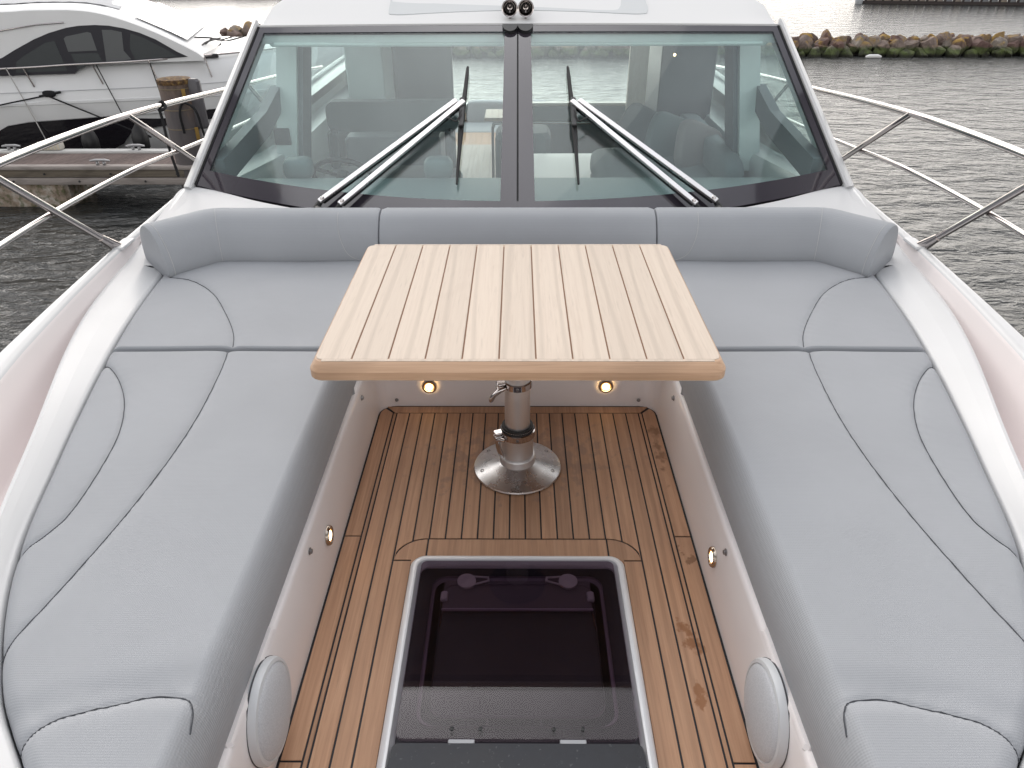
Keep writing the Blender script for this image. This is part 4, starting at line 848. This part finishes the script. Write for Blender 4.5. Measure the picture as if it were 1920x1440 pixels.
LICH = Mat('rust_lichen_cap', (.3, .2, .06), .9); n = LICH.noise(LICH.coord(), 22, 4); LICH.color(LICH.ramp(n, [(.38, (.06, .035, .022)), (.58, (.16, .09, .035)), (.72, (.34, .24, .07))])); LICH.bump(n, .8, .03)
obj('pile_cap', *lathe([(.209, -.015), (.213, .02), (.205, .042), (.1, .055), (0, .055)], (-4.45, 10.15, 0), n=36, cap=False), LICH.m, PL, 50)
for z in (-.065, -.32, -.56): obj('band', *lathe([(.2065, z - .006), (.209, z), (.2065, z + .006)], (-4.45, 10.15, 0), n=36, cap=False), Mat('yellow_band', (.20, .16, .10), .7).m, PL, 60)
obj('guide_plate', *box((-4.20, 10.14, -.27), (.17, .10, .62), .03), Mat('guide_plate_grey', (.11, .105, .115), .5).m, PL)
for dx, z, hh in ((-4.29, -.14, .16), (-4.24, -.62, .16)): obj('yellow_mark', *box((dx, 9.985 if dx < -4.27 else 10.02, z), (.05, .006, hh), .002), Mat('worn_yellow_paint', (.28, .17, .035), .7).m, PL)
tag(obj('rail_lashing', *tube(spline([(-4.38, 9.95, -.60), (-4.36, 9.9, -.35), (-4.30, 9.93, -.22), (-4.16, 9.92, -.30), (-4.12, 9.92, -.55), (-4.10, 9.92, -.72)], 24), .016, 6), ROPE, None, 60), 'black rope looped and hanging on the steel pile', 'rope')
tl = MB().add(*tube(spline([(-1.80, 3.86, .885), (-1.785, 3.83, .862), (-1.765, 3.86, .872), (-1.785, 3.88, .895), (-1.80, 3.86, .885)], 14), .008, 6)).add(*tube(spline([(-1.80, 3.86, .88), (-1.795, 3.86, .8), (-1.80, 3.87, .66), (-1.79, 3.88, .52)], 12), .007, 6))
tag(tl.build('rail_tie', ROPE, None, 60), 'black cord tied to the guard rail in front of the pile', 'rope')

# ------------------------------------------------------------------ breakwater of boulders
BW = thing('breakwater', (4, 25.5, ZW), 'long breakwater of brown boulders with yellow lichen and green weed at the waterline', 'breakwater')
M = Mat('breakwater_rock', (.2, .15, .12), .85)
oi = M.n('ShaderNodeObjectInfo').outputs['Random']; geo = M.n('ShaderNodeNewGeometry'); gp = geo.outputs['Position']
n = M.noise(gp, 3.5, 6, .65); base = M.mix(M.rng(n, .3, .7, 0, 1), (.085, .055, .042), (.27, .19, .15))
base = M.n('ShaderNodeHueSaturation', {'Hue': M.rng(oi, 0, 1, .47, .52), 'Saturation': M.rng(oi, 0, 1, 1.1, .5), 'Value': M.rng(oi, 0, 1, .62, 1.2), 'Color': base}).outputs[0]
nz = M.n('ShaderNodeSeparateXYZ', {0: geo.outputs['Normal']}).outputs[2]; pz = M.n('ShaderNodeSeparateXYZ', {0: gp}).outputs[2]
li = M.n('ShaderNodeMath', {0: M.rng(M.noise(gp, 1.9, 5, .6), .49, .59, 0, .9), 1: M.rng(nz, -.1, .5, 0, 1)}, operation='MULTIPLY').outputs[0]
li = M.n('ShaderNodeMath', {0: li, 1: M.rng(pz, ZW + .25, ZW + .42, 0, .8)}, operation='MULTIPLY').outputs[0]
base = M.mix(li, base, (.36, .22, .025))
al = M.rng(M.n('ShaderNodeMath', {0: pz, 1: M.rng(n, .3, .7, -.05, .05)}, operation='ADD').outputs[0], ZW + .30, ZW + .22, 0, .9)
base = M.mix(al, base, M.ramp(M.noise(gp, 6, 3), [(.35, (.025, .035, .012)), (.65, (.085, .12, .03))]))
wet = M.rng(pz, ZW + .12, ZW + .05, 0, .85); base = M.mix(wet, base, (.014, .012, .011)); M.color(base).bump(M.noise(gp, 14, 5, .6), .8, .05); ROCK = M.m
def rock_mesh(k):
    bm = bmesh.new(); bmesh.ops.create_icosphere(bm, subdivisions=3, radius=.5); r_ = random.Random(k)
    pl = [(Vector((r_.gauss(0, 1), r_.gauss(0, 1), r_.gauss(0, 1))).normalized(), r_.uniform(.25, .40)) for _ in range(12)]
    for v in bm.verts:
        for nn, d in pl:
            e = v.co.dot(nn) - d
            if e > 0: v.co -= nn * e * .92
        v.co += Vector((noise.noise(v.co * 4 + Vector((k, 0, 0))), noise.noise(v.co * 4 + Vector((0, k, 0))), noise.noise(v.co * 4 + Vector((0, 0, k))))) * .05; v.co *= 1 + .06 * noise.noise(v.co * 9 + Vector((k, k, 0)))
    me = bpy.data.meshes.new('boulder'); bm.to_mesh(me); bm.free(); me.materials.append(ROCK); me.shade_smooth(); me.set_sharp_from_angle(angle=R(28)); return me
rm = [rock_mesh(k) for k in range(12)]
inv = Matrix.Translation(BW.location).inverted()
cnt = 0
for row, (yy, zz, sc, st_) in enumerate(((24.60, ZW + .07, .50, .44), (24.78, ZW + .24, .58, .46), (25.0, ZW + .34, .52, .44), (25.5, ZW + .32, .50, .47), (26.2, ZW + .26, .50, .52))):
    x = -9.3 + row * .12
    while x < 17.6:
        s_ = sc * rnd.uniform(.72, 1.3)
        if not (row >= 3 and -7 < x < -3):
            o = bpy.data.objects.new('boulder', rm[rnd.randrange(12)]); col.objects.link(o); o.parent = BW; o.matrix_parent_inverse = inv
            o.location = (x, yy + rnd.uniform(-.12, .12), zz + rnd.uniform(-.07, .04) + (.30 if x < -7.2 and row else 0)); o.rotation_euler = (rnd.uniform(0, 6), rnd.uniform(0, 6), rnd.uniform(0, 6)); o.scale = (s_ * 1.1, s_, s_ * rnd.uniform(.75, .95)); cnt += 1
        x += st_ * s_ / sc * rnd.uniform(.92, 1.12)
obj('rubble_core', *prism([(24.75, ZW - 1), (24.95, ZW + .2), (25.4, ZW + .28), (26.4, ZW + .2), (27.2, ZW - 1)], -9.0, 40, lambda a, b, d: (d, a, b)), Mat('wet_rubble', (.03, .025, .02), .9).m, BW, 0)
tag(obj('float', *tube([(10.55, 24.30, ZW + .03), (10.66, 24.30, ZW + .05), (10.92, 24.30, ZW + .05), (11.02, 24.30, ZW + .03)], [.03, .055, .055, .03], 10), Mat('white_float', (.8, .8, .8), .5).m, None, 60), 'small white float on the water at the foot of the breakwater', 'float')
# jetty far off
JT = thing('jetty', (24, 46, ZW), 'timber-piled jetty far across the water at the upper right', 'jetty')
JP = Mat('jetty_dark_timber', (.05, .04, .038), .8).m; JL = Mat('jetty_pale_panel', (.36, .31, .25), .8).m; JG = Mat('jetty_blue_grey_panel', (.27, .28, .29), .8).m
for k in range(38):
    x = 18.9 + k * .43; yy = 45.2 - (x - 18.9) * .22
    obj('jetty_pile', *box((x, yy - .08, ZW + .5), (.10, .12, 1.6), .02), JP, JT)
    obj('jetty_panel', *box((x + .215, yy + .03, ZW + .62), (.43, .06, 1.0)), JL if k < 9 or k % 5 == 0 else JG, JT, 0)
obj('jetty_base', *loft([[(x, 45.18 - (x - 18.9) * .22 + d, z) for d, z in ((-.12, ZW - .3), (-.12, ZW + .14), (.3, ZW + .14), (.3, ZW - .3))] for x in (18.7, 26, 35.6)], True, True), JP, JT)
obj('jetty_deck', *loft([[(x, 45.1 - (x - 18.9) * .22 + d, z) for d, z in ((-.3, ZW + 1.2), (-.3, ZW + 1.4), (3.2, ZW + 1.4), (3.2, ZW + 1.2))] for x in (18.7, 26, 35.6)], True, True), JP, JT)
tag(obj('barrel_buoy', *lathe([(.0, -.1), (.16, -.1), (.2, .1), (.2, .4), (.1, .5), (0, .5)], (18.5, 45.0, ZW), n=14, cap=False), Mat('grey_buoy', (.4, .42, .44), .5).m, None, 60), 'grey buoy at the near end of the far jetty', 'buoy')
